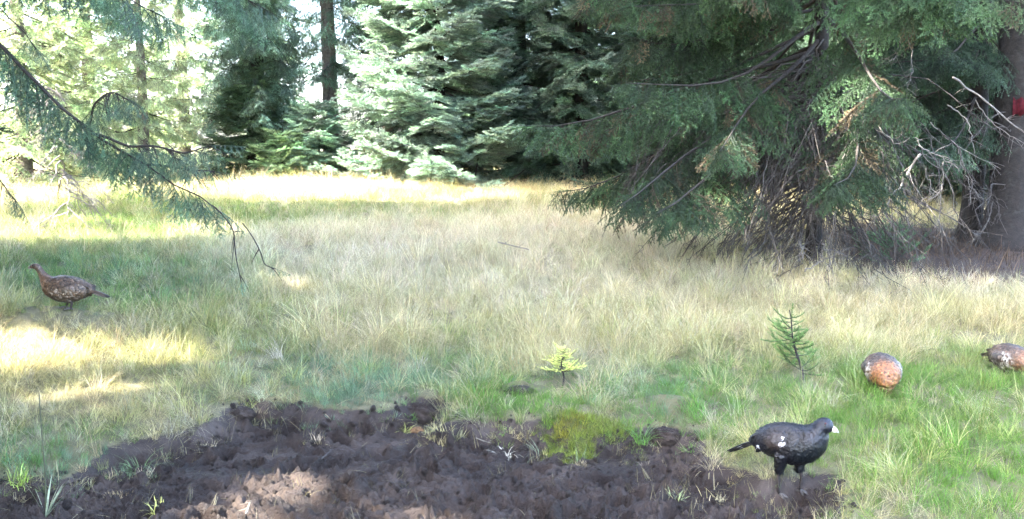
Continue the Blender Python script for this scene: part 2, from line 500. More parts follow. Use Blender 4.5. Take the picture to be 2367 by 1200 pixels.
# ---- spruce branchlets, 0.6 m long along +x
def branchlet(name, seed, kind, coarse=1.0):
    r = np.random.default_rng(seed)
    V, F, var, tip = [], [], [], []
    n = 0
    def needles(path, dens, ln, w, tip0, tip1, shade):
        nonlocal n
        path = np.asarray(path); seg = np.linalg.norm(np.diff(path, axis=0), axis=1); tot = seg.sum()
        k = max(6, int(tot * dens))
        cum = np.concatenate([[0], np.cumsum(seg)]) / tot
        t = (np.arange(k) + r.random(k)) / k
        P = np.column_stack([np.interp(t, cum, path[:, i]) for i in range(3)])
        T = unit(np.column_stack([np.interp(np.clip(t + .05, 0, 1), cum, path[:, i]) - np.interp(np.clip(t - .05, 0, 1), cum, path[:, i]) for i in range(3)]))
        R = unit(np.cross(T, np.array([.1, .05, 1.0]))); U = np.cross(R, T)
        a = r.uniform(0, 2 * math.pi, k)
        out = np.cos(a)[:, None] * R + (np.sin(a) * .7 + .25)[:, None] * U
        D = unit(T * r.uniform(.45, 1.0, (k, 1)) + unit(out))
        S = unit(np.cross(D, unit(r.normal(size=(k, 3)))))
        L = (ln * r.uniform(.75, 1.15, k))[:, None]
        W = (w * r.uniform(.8, 1.2, k))[:, None]
        q = np.stack([P - S * W * .5, P + S * W * .5, P + D * L * .6 + S * W * .55, P + D * L, P + D * L * .6 - S * W * .55], 1)
        V.append(q.reshape(-1, 3))
        b = n + 5 * np.arange(k)[:, None]
        F.append(b + np.array([[0, 1, 2]])); F.append(b + np.array([[0, 2, 4]])); F.append(b + np.array([[4, 2, 3]]))
        var.append(np.repeat(shade * r.uniform(.7, 1.25, k), 5)); tip.append(np.repeat(np.clip(tip0 + (tip1 - tip0) * t, 0, 1) ** 1.6, 5))
        n += 5 * k
    def wood(path, r0, r1):
        nonlocal n
        v, f = tube(path, np.linspace(r0, r1, len(path)), 3, False)
        V.append(v)
        f = np.array([(q[0], q[1], q[2]) for q in f] + [(q[0], q[2], q[3]) for q in f])
        F.append(f + n); var.append(np.full(len(v), .45)); tip.append(np.zeros(len(v)))
        n += len(v)
    s = np.linspace(0, 1, 7)
    sag = {'flat': -.06, 'hang': -.05, 'lush': -.03, 'thin': -.1}[kind]
    main = np.column_stack([.6 * s, .03 * np.sin(s * 3 + r.uniform(0, 6)), sag * s ** 2])
    wood(main, .0045, .0015)
    dens = {'flat': 330, 'hang': 300, 'lush': 420, 'thin': 260}[kind]
    ln = {'flat': .025, 'hang': .018, 'lush': .022, 'thin': .017}[kind]
    w = .0042 * coarse; dens = dens / coarse; ln = ln * (1 + .12 * (coarse - 1))
    needles(main, dens, ln, w, .0, .9, .8)
    step = {'flat': .058, 'hang': .045, 'lush': .036, 'thin': .06}[kind]
    x = .05; side = 1
    while x < .57:
        t = x / .6
        base = np.array([x, np.interp(t, s, main[:, 1]), np.interp(t, s, main[:, 2])])
        L = (.21 * (1 - t) ** .7 + .06) * r.uniform(.7, 1.2)
        an = math.radians(r.uniform(42, 62))
        drop = {'flat': r.uniform(-.25, .05), 'hang': r.uniform(-1.6, -.5), 'lush': r.uniform(-.1, .3), 'thin': r.uniform(-1.0, -.1)}[kind]
        d = np.array([math.cos(an), side * math.sin(an), drop]); d /= np.linalg.norm(d)
        q = np.linspace(0, 1, 4)[:, None]
        p = base + d * L * q + np.array([.12 * L, 0, -.12 * L if kind != 'lush' else .1 * L]) * q ** 2
        wood(p, .0025, .001)
        needles(p, dens, ln, w, .15, 1.0, r.uniform(.8, 1.1))
        if L > (.16 if kind == 'flat' else .12):              # forked side shoots
            for sg in (-1, 1):
                if r.random() < .75:
                    b2 = p[1] + (p[2] - p[1]) * r.random()
                    d2 = unit(d + sg * .8 * np.array([-d[1], d[0], 0]) + np.array([0, 0, drop * .3]))
                    p2 = b2 + d2 * L * r.uniform(.3, .5) * q
                    needles(p2, dens, ln, w, .3, 1.0, r.uniform(.8, 1.1))
        x += step * r.uniform(.7, 1.2); side = -side
    return mesh_obj(name, np.vstack(V), np.vstack(F), M['needle'], None, False,
                    {'var': ('FLOAT', np.concatenate(var)), 'tip': ('FLOAT', np.concatenate(tip))}, link=False)

KINDS = ['flat', 'hang', 'lush', 'thin']
PROTO = {}
for k in KINDS:
    PROTO[k] = proto_collection('sprays_' + k, [branchlet('spray_%s_%d' % (k, i), 100 + i + 10 * KINDS.index(k), k, 1.15 if k in ('thin', 'flat') else 1.9) for i in range(4)])
PROTO['mix'] = proto_collection('sprays_mix', [branchlet('spray_mix_%d' % i, 190 + i, 'flat' if i < 3 else 'hang', 1.15) for i in range(6)])
PROTO['drape'] = proto_collection('sprays_drape', [branchlet('spray_drape_%d' % i, 180 + i, 'hang', 1.1) for i in range(4)])
PROTO['far'] = proto_collection('sprays_far', [branchlet('spray_far_%d' % i, 160 + i, 'flat', 2.4) for i in range(4)])

# ------------------------------------------------------------------ spruces
def limb_path(z0, az, L, droop, up, wob, r, n=9):
    t = np.linspace(0, 1, n)
    rr = L * t
    zz = L * (-droop * t + up * t ** 2.6) + .02 * L * np.sin(t * 7 + r.uniform(0, 6))
    aa = az + wob * t ** 1.5
    return np.column_stack([rr * np.cos(aa), rr * np.sin(aa), z0 + zz])

def sprays_on(path, L, r, spacing, size, hang, t0=.18, sidelen=.34, fill=1.0):
    """branchlets along both sides of a limb and at its tip; returns pos, dir, length"""
    seg = np.linalg.norm(np.diff(path, axis=0), axis=1); cum = np.concatenate([[0], np.cumsum(seg)])
    tot = cum[-1]
    P, D, S = [], [], []
    x = t0 * tot; side = 1
    while x < tot:
        t = x / tot
        p = np.array([np.interp(x, cum, path[:, i]) for i in range(3)])
        q = np.array([np.interp(min(x + .1, tot), cum, path[:, i]) for i in range(3)]); q0 = np.array([np.interp(max(x - .1, 0), cum, path[:, i]) for i in range(3)])
        tg = unit(q - q0)
        for sd in (1, -1):
            if r.random() > fill: continue
            lat = unit(np.cross(tg, [0, 0, 1.0])) * sd
            an = math.radians(r.uniform(40, 75))
            d = tg * math.cos(an) + lat * math.sin(an) + np.array([0, 0, -hang * r.uniform(.4, 1.5)])
            ln = np.clip(sidelen * L * (1 - t) * r.uniform(.6, 1.1) + .26, .22, .85) * size
            # long side twigs carry several branchlets in a row
            m = 1 if ln < .6 else 2
            for j in range(m):
                P.append(p + unit(d) * ln * .55 * j); D.append(unit(d) + np.array([0, 0, -.25 * hang * j])); S.append(ln / m * 1.25)
        x += spacing * r.uniform(.7, 1.3)
    P.append(path[-2] + (path[-1] - path[-2]) * .4); D.append(path[-1] - path[-2]); S.append(.45 * size)
    return P, D, S

GAPS = []   # (point, radius): openings cut in the crowns along the sun's direction to aim sun flecks
def in_gap(P, pad=0.0):
    m = np.zeros(len(P), bool)
    for g, rad in GAPS:
        w = P - g; a = w @ SUN
        d = np.linalg.norm(w - a[:, None] * SUN, axis=1)
        m |= (d < rad + pad) & (a > 1.0)
    return m

def spruce(base, H, R, tr, label, seed, z0=.6, droop=.35, up=.28, hang=.35, whorl=.34, per=5, spacing=.14, size=1.0, kind='flat',
           col=(.05, .1, .06), cvar=.25, group='spruces of the forest edge', split=False, fine_top=7.0, lean=(0, 0), gaps=False, dead=0, dead_z=(.25, 1.2),
           name='spruce_tree', skip=None, fill=1.0, power=.75, trunk_n=10, deadmat='dead', dead_fn=None, min_len=.15, inner=.2, brown=0.0, bark='bark'):
    r = np.random.default_rng(seed)
    root = empty(name, base, label, 'tree', group)
    zz = np.concatenate([[-.25, 0, .25, .6], np.linspace(1.2, H, 12)])
    rad = tr * (1 - zz / H * .97); rad[0] = tr * 1.7; rad[1] = tr * 1.45; rad[2] = tr * 1.15; rad[-1] = .01
    tp = np.column_stack([lean[0] * zz / H + .04 * np.sin(zz * .7), lean[1] * zz / H, zz])
    v, f = tube(tp, np.maximum(rad, .008), trunk_n)
    mesh_obj('trunk', v, f, M[bark], root)
    limbs = MB(); P, D, S, T = [], [], [], []
    z = z0
    while z < H - .2:
        q = (z - z0) / (H - z0)
        w = whorl * (1 if z < fine_top else 1.5)
        k = per if z < fine_top else max(3, per - 1)
        a0 = r.uniform(0, 6.28)
        for j in range(k):
            az = a0 + 6.283 * j / k + r.uniform(-.35, .35)
            L = R * (1 - q) ** power * r.uniform(.7, 1.12) + min_len
            if skip and skip(az, z, L, r): continue
            pth = limb_path(z + r.uniform(-.1, .1), az, L, droop * r.uniform(.6, 1.3) * (1 - .6 * q), up * r.uniform(.7, 1.3), r.uniform(-.3, .3), r)
            pth[:, 0] += lean[0] * z / H; pth[:, 1] += lean[1] * z / H
            br = np.linspace(max(.007, .0095 * L), .003, len(pth))
            v, f = tube(pth, br, 5, False)
            if split and z < fine_top: mesh_obj('branch', v, f, M['twig'], root)
            else: limbs.add(v, f)
            sp, sz = (spacing, size) if z < fine_top else (spacing * 1.9, size * 1.45)
            a, b, c = sprays_on(pth, L, r, sp, sz, hang, t0=inner * r.uniform(.6, 1.3), fill=fill * r.uniform(.75, 1.1))
            P += a; D += b; S += c; T += [r.lognormal(0, .22)] * len(a)
        z += w * r.uniform(.8, 1.2)
    if limbs.n: tag(limbs.build('upper_limbs' if split else 'limbs', M['twig'], root), kind='stuff')
    P = np.array(P); D = unit(np.array(D)); S = np.array(S); T = np.array(T)
    if gaps:
        keep = ~in_gap(P + D * S[:, None] * .5 + np.array(base), .22); P, D, S, T = P[keep], D[keep], S[keep], T[keep]
    n = len(P)
    upv = np.tile([0, 0, 1.0], (n, 1)) + r.normal(size=(n, 3)) * .3 + .001
    rot = frames_to_euler(D, upv)
    br = T[:, None] * r.lognormal(0, cvar, (n, 1)) * .7
    c = np.array(col)[None] * br * (1 + r.normal(size=(n, 3)) * .06)
    if brown:
        bm = r.random(n) < brown
        c[bm] = np.array([.055, .042, .026]) * r.lognormal(0, .3, (int(bm.sum()), 1))
    scatter('crown', P, rot, S / .6, np.clip(c, .004, .9), r.integers(0, len(PROTO[kind].objects), n), PROTO[kind], root)
    for i in range(dead):
        az = r.uniform(0, 6.283); z = r.uniform(*dead_z)
        if dead_fn: az = dead_fn(r)
        L = r.uniform(.5, 1.1) * R * .62
        dead_branch(root, z, az, L, r, M[deadmat], droop=r.uniform(.35, 1.0), twigs=13, r0=.013)
    return root

def dead_branch(root, z, az, L, r, mat, droop=None, name='dead_branch', r0=.014, twigs=7):
    droop = r.uniform(.25, .75) if droop is None else droop
    t = np.linspace(0, 1, 9)
    aa = az + r.uniform(-.5, .5) * t
    zz = z - droop * L * t ** 1.3 + .03 * L * np.sin(t * 9 + r.uniform(0, 6))
    p = np.column_stack([L * t * np.cos(aa), L * t * np.sin(aa), zz])
    kk = np.cumsum(r.normal(size=(9, 3)) * .035 * L, axis=0); kk -= kk[0]; p = p + kk
    mb = MB().add(*tube(p, np.linspace(r0, .003, 9), 5, False))
    for _ in range(twigs):
        s = r.uniform(.25, .95); i = int(s * 8); b = p[i] + (p[i + 1] - p[i]) * (s * 8 - i)
        d = unit(p[i + 1] - p[i]) + r.normal(size=3) * .55 + np.array([0, 0, -.35])
        l = r.uniform(.15, .5) * (1.1 - s) * L * .6 + .08
        q = np.linspace(0, 1, 5)[:, None]
        mb.add(*tube(b + unit(d) * l * q + np.array([0, 0, -.18 * l]) * q ** 2 + r.normal(size=3) * .04 * np.sin(q * 5), np.linspace(.005, .0015, 5), 3, False))
    return mb.build(name, mat, root)

def off(u, depth):
    x = (u - PW / 2) / FPX * depth
    return np.array([x, depth, float(ground_h(x, depth))])

# sun flecks: places the photograph shows lit through the canopy
def spot(u, v, r, dv=0):
    GAPS.append((on_ground(u, v), r))
for u, v, r in [(640, 1085, .13), (690, 1120, .16), (740, 1155, .13), (540, 1188, .12), (640, 1198, .12), (1050, 1195, .12),
                (50, 790, .25), (180, 815, .3), (330, 830, .35), (420, 830, .25), (60, 880, .35), (200, 900, .3),
                (80, 560, .8), (200, 560, .6), (170, 520, .8), (650, 440, 1.6), (560, 430, 1.6), (750, 455, 1.2), (480, 420, 1.6),
                (860, 850, .15), (700, 915, .15)]:
    spot(u, v, r)
for u, v, d, r in [(2290, 230, 14.5, .3), (2240, 280, 14.3, .25), (2110, 400, 12.3, .4), (2060, 470, 12.2, .3), (1860, 575, 12.4, .2), (1440, 140, 11.5, .3), (230, 210, 10.2, .5), (2140, 130, 13, .2),
                   (790, 240, 22.5, .7), (800, 130, 22.5, .8), (790, 300, 22.5, .6), (850, 330, 22.5, .4), (700, 100, 25, 1.2), (690, 200, 25, 1.2), (650, 280, 25, 1), (700, 380, 25, 1),
                   (160, 300, 14.5, .7), (150, 420, 14.5, .7), (100, 250, 15, .7), (300, 200, 27, 2.5), (150, 200, 27, 2.5), (400, 300, 27, 2.), (60, 100, 26, 2.5), (300, 60, 30, 2.5), (450, 180, 33, 2)]:
    GAPS.append((at_depth(u, v, d), r))

TEAL = (.13, .21, .165); DEEP = (.042, .085, .052); BLUE = (.10, .165, .135); FRESH = (.12, .19, .06)

# T1: the big spruce on the right with a skirt of dead branches
def skip_right(az, z, L, r):
    # the side towards the neighbouring trunks has lost its low boughs
    a = (az + math.pi) % (2 * math.pi) - math.pi
    return -1.3 < a < .8 and z < 6.2
b = on_ground(1878, 606)
t1 = spruce(b, 21, 3.75, .105, 'large dark spruce with bare dead lower branches and thin trunk beside dry grass', 11, inner=.42, z0=2.35, droop=.50, up=.16, hang=.9,
            whorl=.3, per=6, spacing=.11, skip=skip_right, kind='mix', brown=.10, col=(.042, .076, .037), split=True, fine_top=5.5, dead=200, dead_z=(.7, 2.9), power=.6, dead_fn=lambda q: q.normal(4.1, 1.0))
# T3 / T2: the trunks in the dark on the right
b = off(2245, 16.6)
t3 = spruce(b, 20, 2.6, .17, 'slender dark trunked spruce between the thin trunked spruce and the red painted trunk', 12, skip=lambda az, z, L, r: -1.9 < (az + math.pi) % (2 * math.pi) - math.pi < .5 and z < 4.4, z0=2.3, droop=.45, up=.2, hang=.6, whorl=.4,
            spacing=.16, kind='hang', col=(.035, .065, .04), dead=16, dead_z=(.6, 1.8), fine_top=6)
b = off(2342, 16.0)
t2 = spruce(b, 24, 3.2, .40, 'thick spruce trunk in deep shade with a red painted trail mark', 13, z0=5.4, droop=.4, up=.2, hang=.55, whorl=.4,
            spacing=.16, kind='hang', col=(.035, .065, .04), dead=18, dead_z=(.5, 2.4), fine_top=6, trunk_n=18)
# strands of dead twigs hanging from its lower limbs
_hr = np.random.default_rng(27)
for _ in range(110):
    a_ = _hr.normal(3.9, .75); rr_ = _hr.uniform(.3, 2.3)
    o_ = dead_branch(t1, _hr.uniform(1.2, 2.1), a_ + _hr.normal() * .5, _hr.uniform(.35, .8), _hr, M['dead'], droop=_hr.uniform(1.0, 2.2), twigs=10, r0=.008)
    o_.location = (rr_ * math.cos(a_), rr_ * math.sin(a_), 0)

# red mark on the thick trunk: a curved patch just proud of the bark
def blaze(root, tr, az, z, w, h):
    n = 7
    v, f = [], []
    for k in range(2):
        for i in range(n):
            a = az + (i / (n - 1) - .5) * w / tr
            for zz in (z - h / 2, z + h / 2):
                rr = tr + (.012 if k else -.02)
                v.append((rr * math.cos(a), rr * math.sin(a), zz + .03 * math.sin(i * 2.1 + zz * 40)))
    for i in range(n - 1):
        a = 2 * n + 2 * i
        f.append((a, a + 2, a + 3, a + 1))
    for i in range(n - 1):
        f.append((2 * i, 2 * i + 2, 2 * n + 2 * i + 2, 2 * n + 2 * i)); f.append((2 * i + 1, 2 * n + 2 * i + 1, 2 * n + 2 * i + 3, 2 * i + 3))
    o = mesh_obj('painted_mark', v, f, M['blaze'], root)
    o['label'] = 'faded red trail mark painted on the bark'
bz = at_depth(2352, 247, 15.65)[2] - t2.location.z
blaze(t2, .40 * (1 - bz / 24 * .97) , math.atan2(-.98, -.35), bz, .22, .24)

# T4: the pale blue-green spruce in the middle, branches to the ground
b = on_ground(1015, 430)
spruce(b, 17, 2.55, .17, 'broad pale blue green spruce with layered boughs reaching down to the meadow', 14, z0=.25, droop=.38, up=.34, hang=.16, whorl=.36, per=7,
       spacing=.13, size=1.15, kind='lush', col=(.20, .285, .24), cvar=.2, fine_top=6.2, power=.55)
d4 = b[1]
# T5: bare trunk left of it, T6 the low young spruce at its foot
spruce(off(765, d4 + 3), 23, 1.5, .25, 'tall spruce with bare brown trunk left of the layered pale spruce', 15, z0=3.3, droop=.4, up=.25, hang=.5, whorl=.4, spacing=.16,
       kind='hang', col=TEAL, fill=.65, bark='bark_lit', dead=12, dead_z=(1.2, 3.4), fine_top=7)
spruce(off(738, d4 + .6), 2.3, 1.05, .05, 'low bushy young spruce at the foot of the bare brown trunk', 16, z0=.1, droop=.2, up=.2, hang=.15, whorl=.2, per=6, spacing=.12,
       kind='lush', col=(.15, .24, .19), group='young spruces')
# T7: curtain spruce, T8 dark bush under it
spruce(off(598, d4 + 1.5), 24, 1.6, .24, 'spruce with long hanging curtains of twigs above a dark bushy young spruce', 17, z0=2.3, droop=.5, up=.12, hang=1.1, whorl=.34, per=6,
       spacing=.17, size=1.25, kind='hang', col=(.15, .24, .185), fine_top=8, power=.5)
spruce(off(575, d4 + .9), 3.4, 1.3, .06, 'dark bushy young spruce under hanging curtains of twigs', 18, z0=.12, droop=.2, up=.2, hang=.25, whorl=.2, per=6, spacing=.12,
       kind='flat', col=(.05, .085, .045), group='young spruces')
spruce(off(655, d4 + .2), 1.5, .8, .04, 'small pale green spruce in front of the hanging curtains', 19, z0=.08, droop=.2, up=.2, hang=.2, whorl=.17, per=6, spacing=.12,
       kind='lush', col=(.2, .3, .17), group='young spruces')

# spruces further back
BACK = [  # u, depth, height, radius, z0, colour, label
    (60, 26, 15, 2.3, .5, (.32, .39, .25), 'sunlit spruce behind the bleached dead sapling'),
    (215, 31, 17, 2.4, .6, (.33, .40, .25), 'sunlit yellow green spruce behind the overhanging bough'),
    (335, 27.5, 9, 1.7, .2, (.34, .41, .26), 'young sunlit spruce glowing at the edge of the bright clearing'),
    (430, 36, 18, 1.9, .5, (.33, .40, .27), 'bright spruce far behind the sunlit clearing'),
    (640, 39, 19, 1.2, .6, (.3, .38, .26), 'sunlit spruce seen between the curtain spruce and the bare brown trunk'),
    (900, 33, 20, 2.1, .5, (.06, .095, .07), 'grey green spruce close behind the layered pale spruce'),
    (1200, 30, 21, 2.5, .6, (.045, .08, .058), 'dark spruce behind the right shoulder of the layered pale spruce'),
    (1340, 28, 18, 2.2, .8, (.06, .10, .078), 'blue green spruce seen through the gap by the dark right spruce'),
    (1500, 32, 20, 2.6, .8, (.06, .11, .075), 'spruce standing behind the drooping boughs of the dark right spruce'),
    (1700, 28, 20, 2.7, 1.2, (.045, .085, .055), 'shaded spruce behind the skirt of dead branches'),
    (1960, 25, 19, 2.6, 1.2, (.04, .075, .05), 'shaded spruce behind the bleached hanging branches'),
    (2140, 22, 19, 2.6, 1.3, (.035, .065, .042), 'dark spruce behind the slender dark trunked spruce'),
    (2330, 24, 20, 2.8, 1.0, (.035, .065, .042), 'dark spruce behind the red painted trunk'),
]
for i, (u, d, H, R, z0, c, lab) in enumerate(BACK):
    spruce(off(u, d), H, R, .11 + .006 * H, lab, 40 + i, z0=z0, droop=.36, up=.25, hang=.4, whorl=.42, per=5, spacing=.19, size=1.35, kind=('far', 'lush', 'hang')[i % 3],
           col=c, fine_top=8, group='spruces of the forest edge', fill=.68 if i < 5 else 1.0, bark='bark_lit' if i < 6 else 'bark')

# the far wood: nobody could count it
def far_wood():
    r = np.random.default_rng(77)
    P, D, S, C = [], [], [], []
    for i in range(46):
        x = -46 + 92 * (i + r.uniform(-.4, .4)) / 46; y = r.uniform(42, 62); H = r.uniform(13, 22); R = r.uniform(2., 3.0)
        if x < -4: continue
        g = float(ground_h(x, y))
        n = 520
        q = r.random(n) ** 1.3; a = r.uniform(0, 6.283, n); rr = R * (1 - q) ** .7 * np.sqrt(r.uniform(.3, 1, n))
        P.append(np.column_stack([x + rr * np.cos(a), y + rr * np.sin(a), g + .5 + q * H - .35 * rr]))
        D.append(np.column_stack([np.cos(a), np.sin(a), r.uniform(-.8, .1, n)])); S.append(r.uniform(.9, 1.5, n))
        C.append(np.array([.09, .15, .09]) * r.lognormal(0, .2, (n, 1)) * np.ones((1, 3)))
    P = np.vstack(P); D = np.vstack(D); n = len(P)
    o = scatter('distant_wood', P, frames_to_euler(D, np.tile([0, .02, 1.], (n, 1))), np.concatenate(S) * 1.6, np.vstack(C), r.integers(0, 4, n), PROTO['lush'])
    tag(o, 'far off spruce wood closing the view behind the meadow', 'wood', kind='stuff')
far_wood()

# trees outside the picture on the left that shade the meadow
SHADE = [(-8.4, 3.3, 24), (-11.0, 0.2, 24), (-12.5, 5.2, 27), (-9.2, 8.0, 26), (-10.0, 12.0, 26), (-13.2, 9.3, 27), (-16.5, 6.5, 28), (-15.5, 1.5, 27),
         (-17.5, 11.5, 28), (-14.4, 15.0, 27), (-13.6, 18.5, 25), (-8.0, -1.4, 25), (-12.2, -3.2, 26), (-6.1, 6.4, 26)]
for i, (x, y, H) in enumerate(SHADE):
    spruce((x, y, float(ground_h(x, y))), H, 3.3, .24, 'tall spruce of the shading row left of the meadow', 80 + i, z0=(2.6 if i not in (9, 10, 13) else 9.0), droop=.4, up=.22, hang=.5, whorl=.45, per=6,
           spacing=.22, size=1.5, kind='far', col=(.05, .095, .06), fine_top=4.5, gaps=True, group='shading spruces left of the meadow', power=.6)

# left spruce with the overhanging bough that crosses the view
def bough_tree():
    bx, by = -6.7, 8.9
    base = np.array([bx, by, float(ground_h(bx, by))])
    r = np.random.default_rng(5)
    root = empty('spruce_tree', base, 'spruce at the left edge whose long dark bough hangs down over the meadow', 'tree', 'spruces of the forest edge')
    zz = np.linspace(-.2, 22, 14)
    mesh_obj('trunk', *tube(np.column_stack([0 * zz, 0 * zz, zz]), np.maximum(.26 * (1 - zz / 22), .01), 14), M['bark'], root)
    P, D, S = [], [], []
    def bough(pix, r0, spacing, size, hang, name='branch', t0=.3, sidelen=.2, fill=1.0, start=None, bare=16):
        pts = np.array([at_depth(u, v, d) for u, v, d in pix]) - base
        if start is not None: pts = np.vstack([[np.array([0, 0, start])], pts])
        # smooth resample
        cum = np.concatenate([[0], np.cumsum(np.linalg.norm(np.diff(pts, axis=0), axis=1))])
        t = np.linspace(0, cum[-1], 26)
        p = np.column_stack([np.interp(t, cum, pts[:, i]) for i in range(3)])
        for _ in range(3): p[1:-1] = (p[:-2] + 2 * p[1:-1] + p[2:]) / 4
        p += np.column_stack([.012 * np.sin(t * 9), .012 * np.cos(t * 8), .014 * np.sin(t * 11 + 1)])
        mb = MB().add(*tube(p, np.linspace(r0, .004, 26), 7, False))
        L = cum[-1]
        # side twigs, some bare
        for k in range(bare):
            s = r.uniform(.35, 1); i = min(24, int(s * 25)); b0 = p[i]
            d = unit(unit(p[i + 1] - p[i]) * r.uniform(.2, 1) + r.normal(size=3) * .6 + np.array([0, 0, -.5]))
            l = r.uniform(.08, .22); q = np.linspace(0, 1, 5)[:, None]
            pp = b0 + d * l * q + np.array([0, 0, -.25 * l]) * q ** 2
            mb.add(*tube(pp, np.linspace(.006, .0015, 5), 3, False))
        mb.build(name, M['twig'], root)
        a, b, c = sprays_on(p, L, r, spacing, size, hang, t0=t0, sidelen=sidelen, fill=fill)
        P.extend(a); D.extend(b); S.extend(c)
    dd = 9.0
    bough([(-260, -60, dd), (-60, 40, dd), (60, 165, dd - .1), (150, 262, dd - .2), (215, 318, dd - .25), (330, 372, dd - .3), (420, 440, dd - .35), (480, 470, dd - .4), (515, 490, dd - .4)],
          .036, .10, .85, 1.2, t0=.56, sidelen=.12, start=4.9)
    bough([(-150, -60, dd + .2), (0, 12, dd + .2), (45, 60, dd), (80, 110, dd - .1)], .016, .3, .7, 1.0, t0=.6, sidelen=.05, fill=.5, start=4.7)
    bough([(210, 312, dd - .25), (300, 335, dd - .3), (380, 345, dd - .45), (440, 352, dd - .6), (500, 340, dd - .7)], .014, .10, .7, 1.0, t0=.25, sidelen=.16)
    bough([(340, 385, dd - .3), (420, 385, dd - .1), (500, 400, dd)], .010, .10, .6, 1.0, t0=.2, sidelen=.16)
    bough([(490, 478, dd - .4), (540, 530, dd - .5), (548, 580, dd - .5), (556, 655, dd - .5)], .006, .3, .3, 1.2, t0=.15, sidelen=.06, fill=.25, bare=4)
    bough([(560, 520, dd - .4), (600, 580, dd - .4), (612, 608, dd - .4), (642, 622, dd - .4)], .005, .4, .3, 1, t0=.9, sidelen=.05, fill=.2, bare=3)
    bough([(200, 305, dd - .2), (215, 240, dd - .4), (260, 215, dd - .6), (300, 230, dd - .8)], .012, .16, .75, .9, t0=.2, sidelen=.2)
    bough([(-120, 330, dd), (-40, 380, dd), (20, 420, dd), (40, 470, dd)], .012, .16, .6, 1.2, t0=.3, sidelen=.1, start=2.3)
    bough([(-150, -220, dd - .5), (60, -120, dd - .5), (250, -30, dd - .4), (380, 40, dd - .2)], .03, .14, 1.0, 1.1, t0=.3, sidelen=.18, start=5.6)
    bough([(-100, -260, dd + 1), (250, -170, dd + 1.2), (480, -60, dd + 1.4), (620, 30, dd + 1.5)], .03, .14, 1.0, 1.2, t0=.4, sidelen=.16, start=6.0)
    bough([(-100, -200, dd + .6), (120, -120, dd + .8), (260, -30, dd + 1.), (330, 50, dd + 1.1)], .02, .09, .95, 1.3, t0=.35, sidelen=.16, start=5.7)
    bough([(-60, -240, dd + 2), (300, -180, dd + 2.4), (520, -60, dd + 2.8), (590, 60, dd + 3)], .02, .09, 1.0, 1.4, t0=.5, sidelen=.16, start=6.1)
    # the rest of the crown, above the picture
    limbs = MB()
    z = 6.4
    while z < 21.6:
        for j in range(5):
            az = r.uniform(0, 6.283); L = 3.2 * (1 - (z - 6) / 16) ** .7 * r.uniform(.7, 1.1) + .2
            pth = limb_path(z, az, L, .35, .25, .2, r)
            limbs.add(*tube(pth, np.linspace(.014 * L + .004, .003, len(pth)), 5, False))
            a, b, c = sprays_on(pth, L, r, .24, 1.5, .5); P.extend(a); D.extend(b); S.extend(c)
        z += .55
    tag(limbs.build('upper_limbs', M['twig'], root), kind='stuff')
    P_, D_, S_ = np.array(P), unit(np.array(D)), np.array(S)
    keep = ~(in_gap(P_ + D_ * S_[:, None] * .5 + base, .22) & (P_[:, 2] > 5.5))
    P_, D_, S_ = P_[keep], D_[keep], S_[keep]
    n = len(P_)
    c = np.array([.065, .11, .075])[None] * r.lognormal(0, .2, (n, 1)) * (1 + r.normal(size=(n, 3)) * .06)
    scatter('crown', P_, frames_to_euler(D_, np.tile([0, 0, 1.], (n, 1)) + r.normal(size=(n, 3)) * .3), S_ / .6, c, r.integers(0, 4, n), PROTO['drape'], root)
bough_tree()

# bleached dead sapling catching the sun on the left
def dead_sapling():
    b = on_ground(165, 548); r = np.random.default_rng(9)
    root = empty('dead_spruce', b, 'bleached dead young spruce catching the sun left of the meadow', 'tree')
    z = np.linspace(-.1, 2.3, 10)
    mesh_obj('trunk', *tube(np.column_stack([-.30 * (z / 2.3) ** 1.5, 0 * z, z]), np.linspace(.035, .006, 10), 7), M['bleached'], root)
    for i in range(34):
        zz = r.uniform(.25, 2.2); L = (1.05 - .33 * zz) * r.uniform(.6, 1.1)
        o = dead_branch(root, zz, r.uniform(0, 6.283), L, r, M['bleached'], droop=r.uniform(.5, 1.1), name='branch', r0=.012, twigs=11)
        o.location.x = -.30 * (zz / 2.3) ** 1.5
dead_sapling()

# bleached hanging and snapped branches on the right: (pixel path, depth), radius
HANG = [
    ([(2035, 290), (2075, 345), (2120, 300), (2125, 360), (2170, 385)], 12.2, .012),
    ([(2128, 355), (2100, 400), (2070, 440), (2035, 490), (2020, 520)], 12.0, .020),
    ([(2125, 335), (2170, 360), (2215, 395)], 12.0, .011),
    ([(2140, 385), (2150, 430), (2165, 450), (2178, 440)], 12.0, .008),
    ([(2180, 378), (2180, 420), (2165, 455), (2130, 462)], 12.1, .009),
    ([(2200, 180), (2250, 215), (2300, 250), (2355, 300), (2400, 330)], 14.2, .022),
    ([(2190, 240), (2230, 270), (2245, 300), (2255, 360)], 14.0, .012),
    ([(2255, 230), (2275, 265), (2310, 300), (2367, 330)], 14.1, .012),
    ([(2150, 280), (2200, 330), (2260, 365), (2315, 390)], 13.2, .009),
    ([(1950, 355), (1940, 420), (1935, 480), (1925, 540), (1905, 600)], 12.0, .010),
    ([(1960, 345), (1938, 430), (1930, 510), (1920, 575), (1912, 612)], 12.1, .007),
    ([(1905, 565), (1915, 590), (1925, 615)], 11.7, .010),
    ([(1860, 625), (1900, 605), (1930, 585), (1960, 590)], 11.6, .010),
    ([(1845, 560), (1855, 580), (1852, 605)], 11.8, .014),
    ([(2065, 440), (2080, 470), (2058, 505), (2062, 530)], 12.0, .008),
    ([(2215, 345), (2230, 400), (2245, 440), (2275, 460)], 13.4, .008),
    ([(2085, 95), (2075, 130), (2050, 145)], 12.8, .009),
    ([(2105, 100), (2110, 150), (2100, 200), (2115, 220)], 12.8, .008),
]
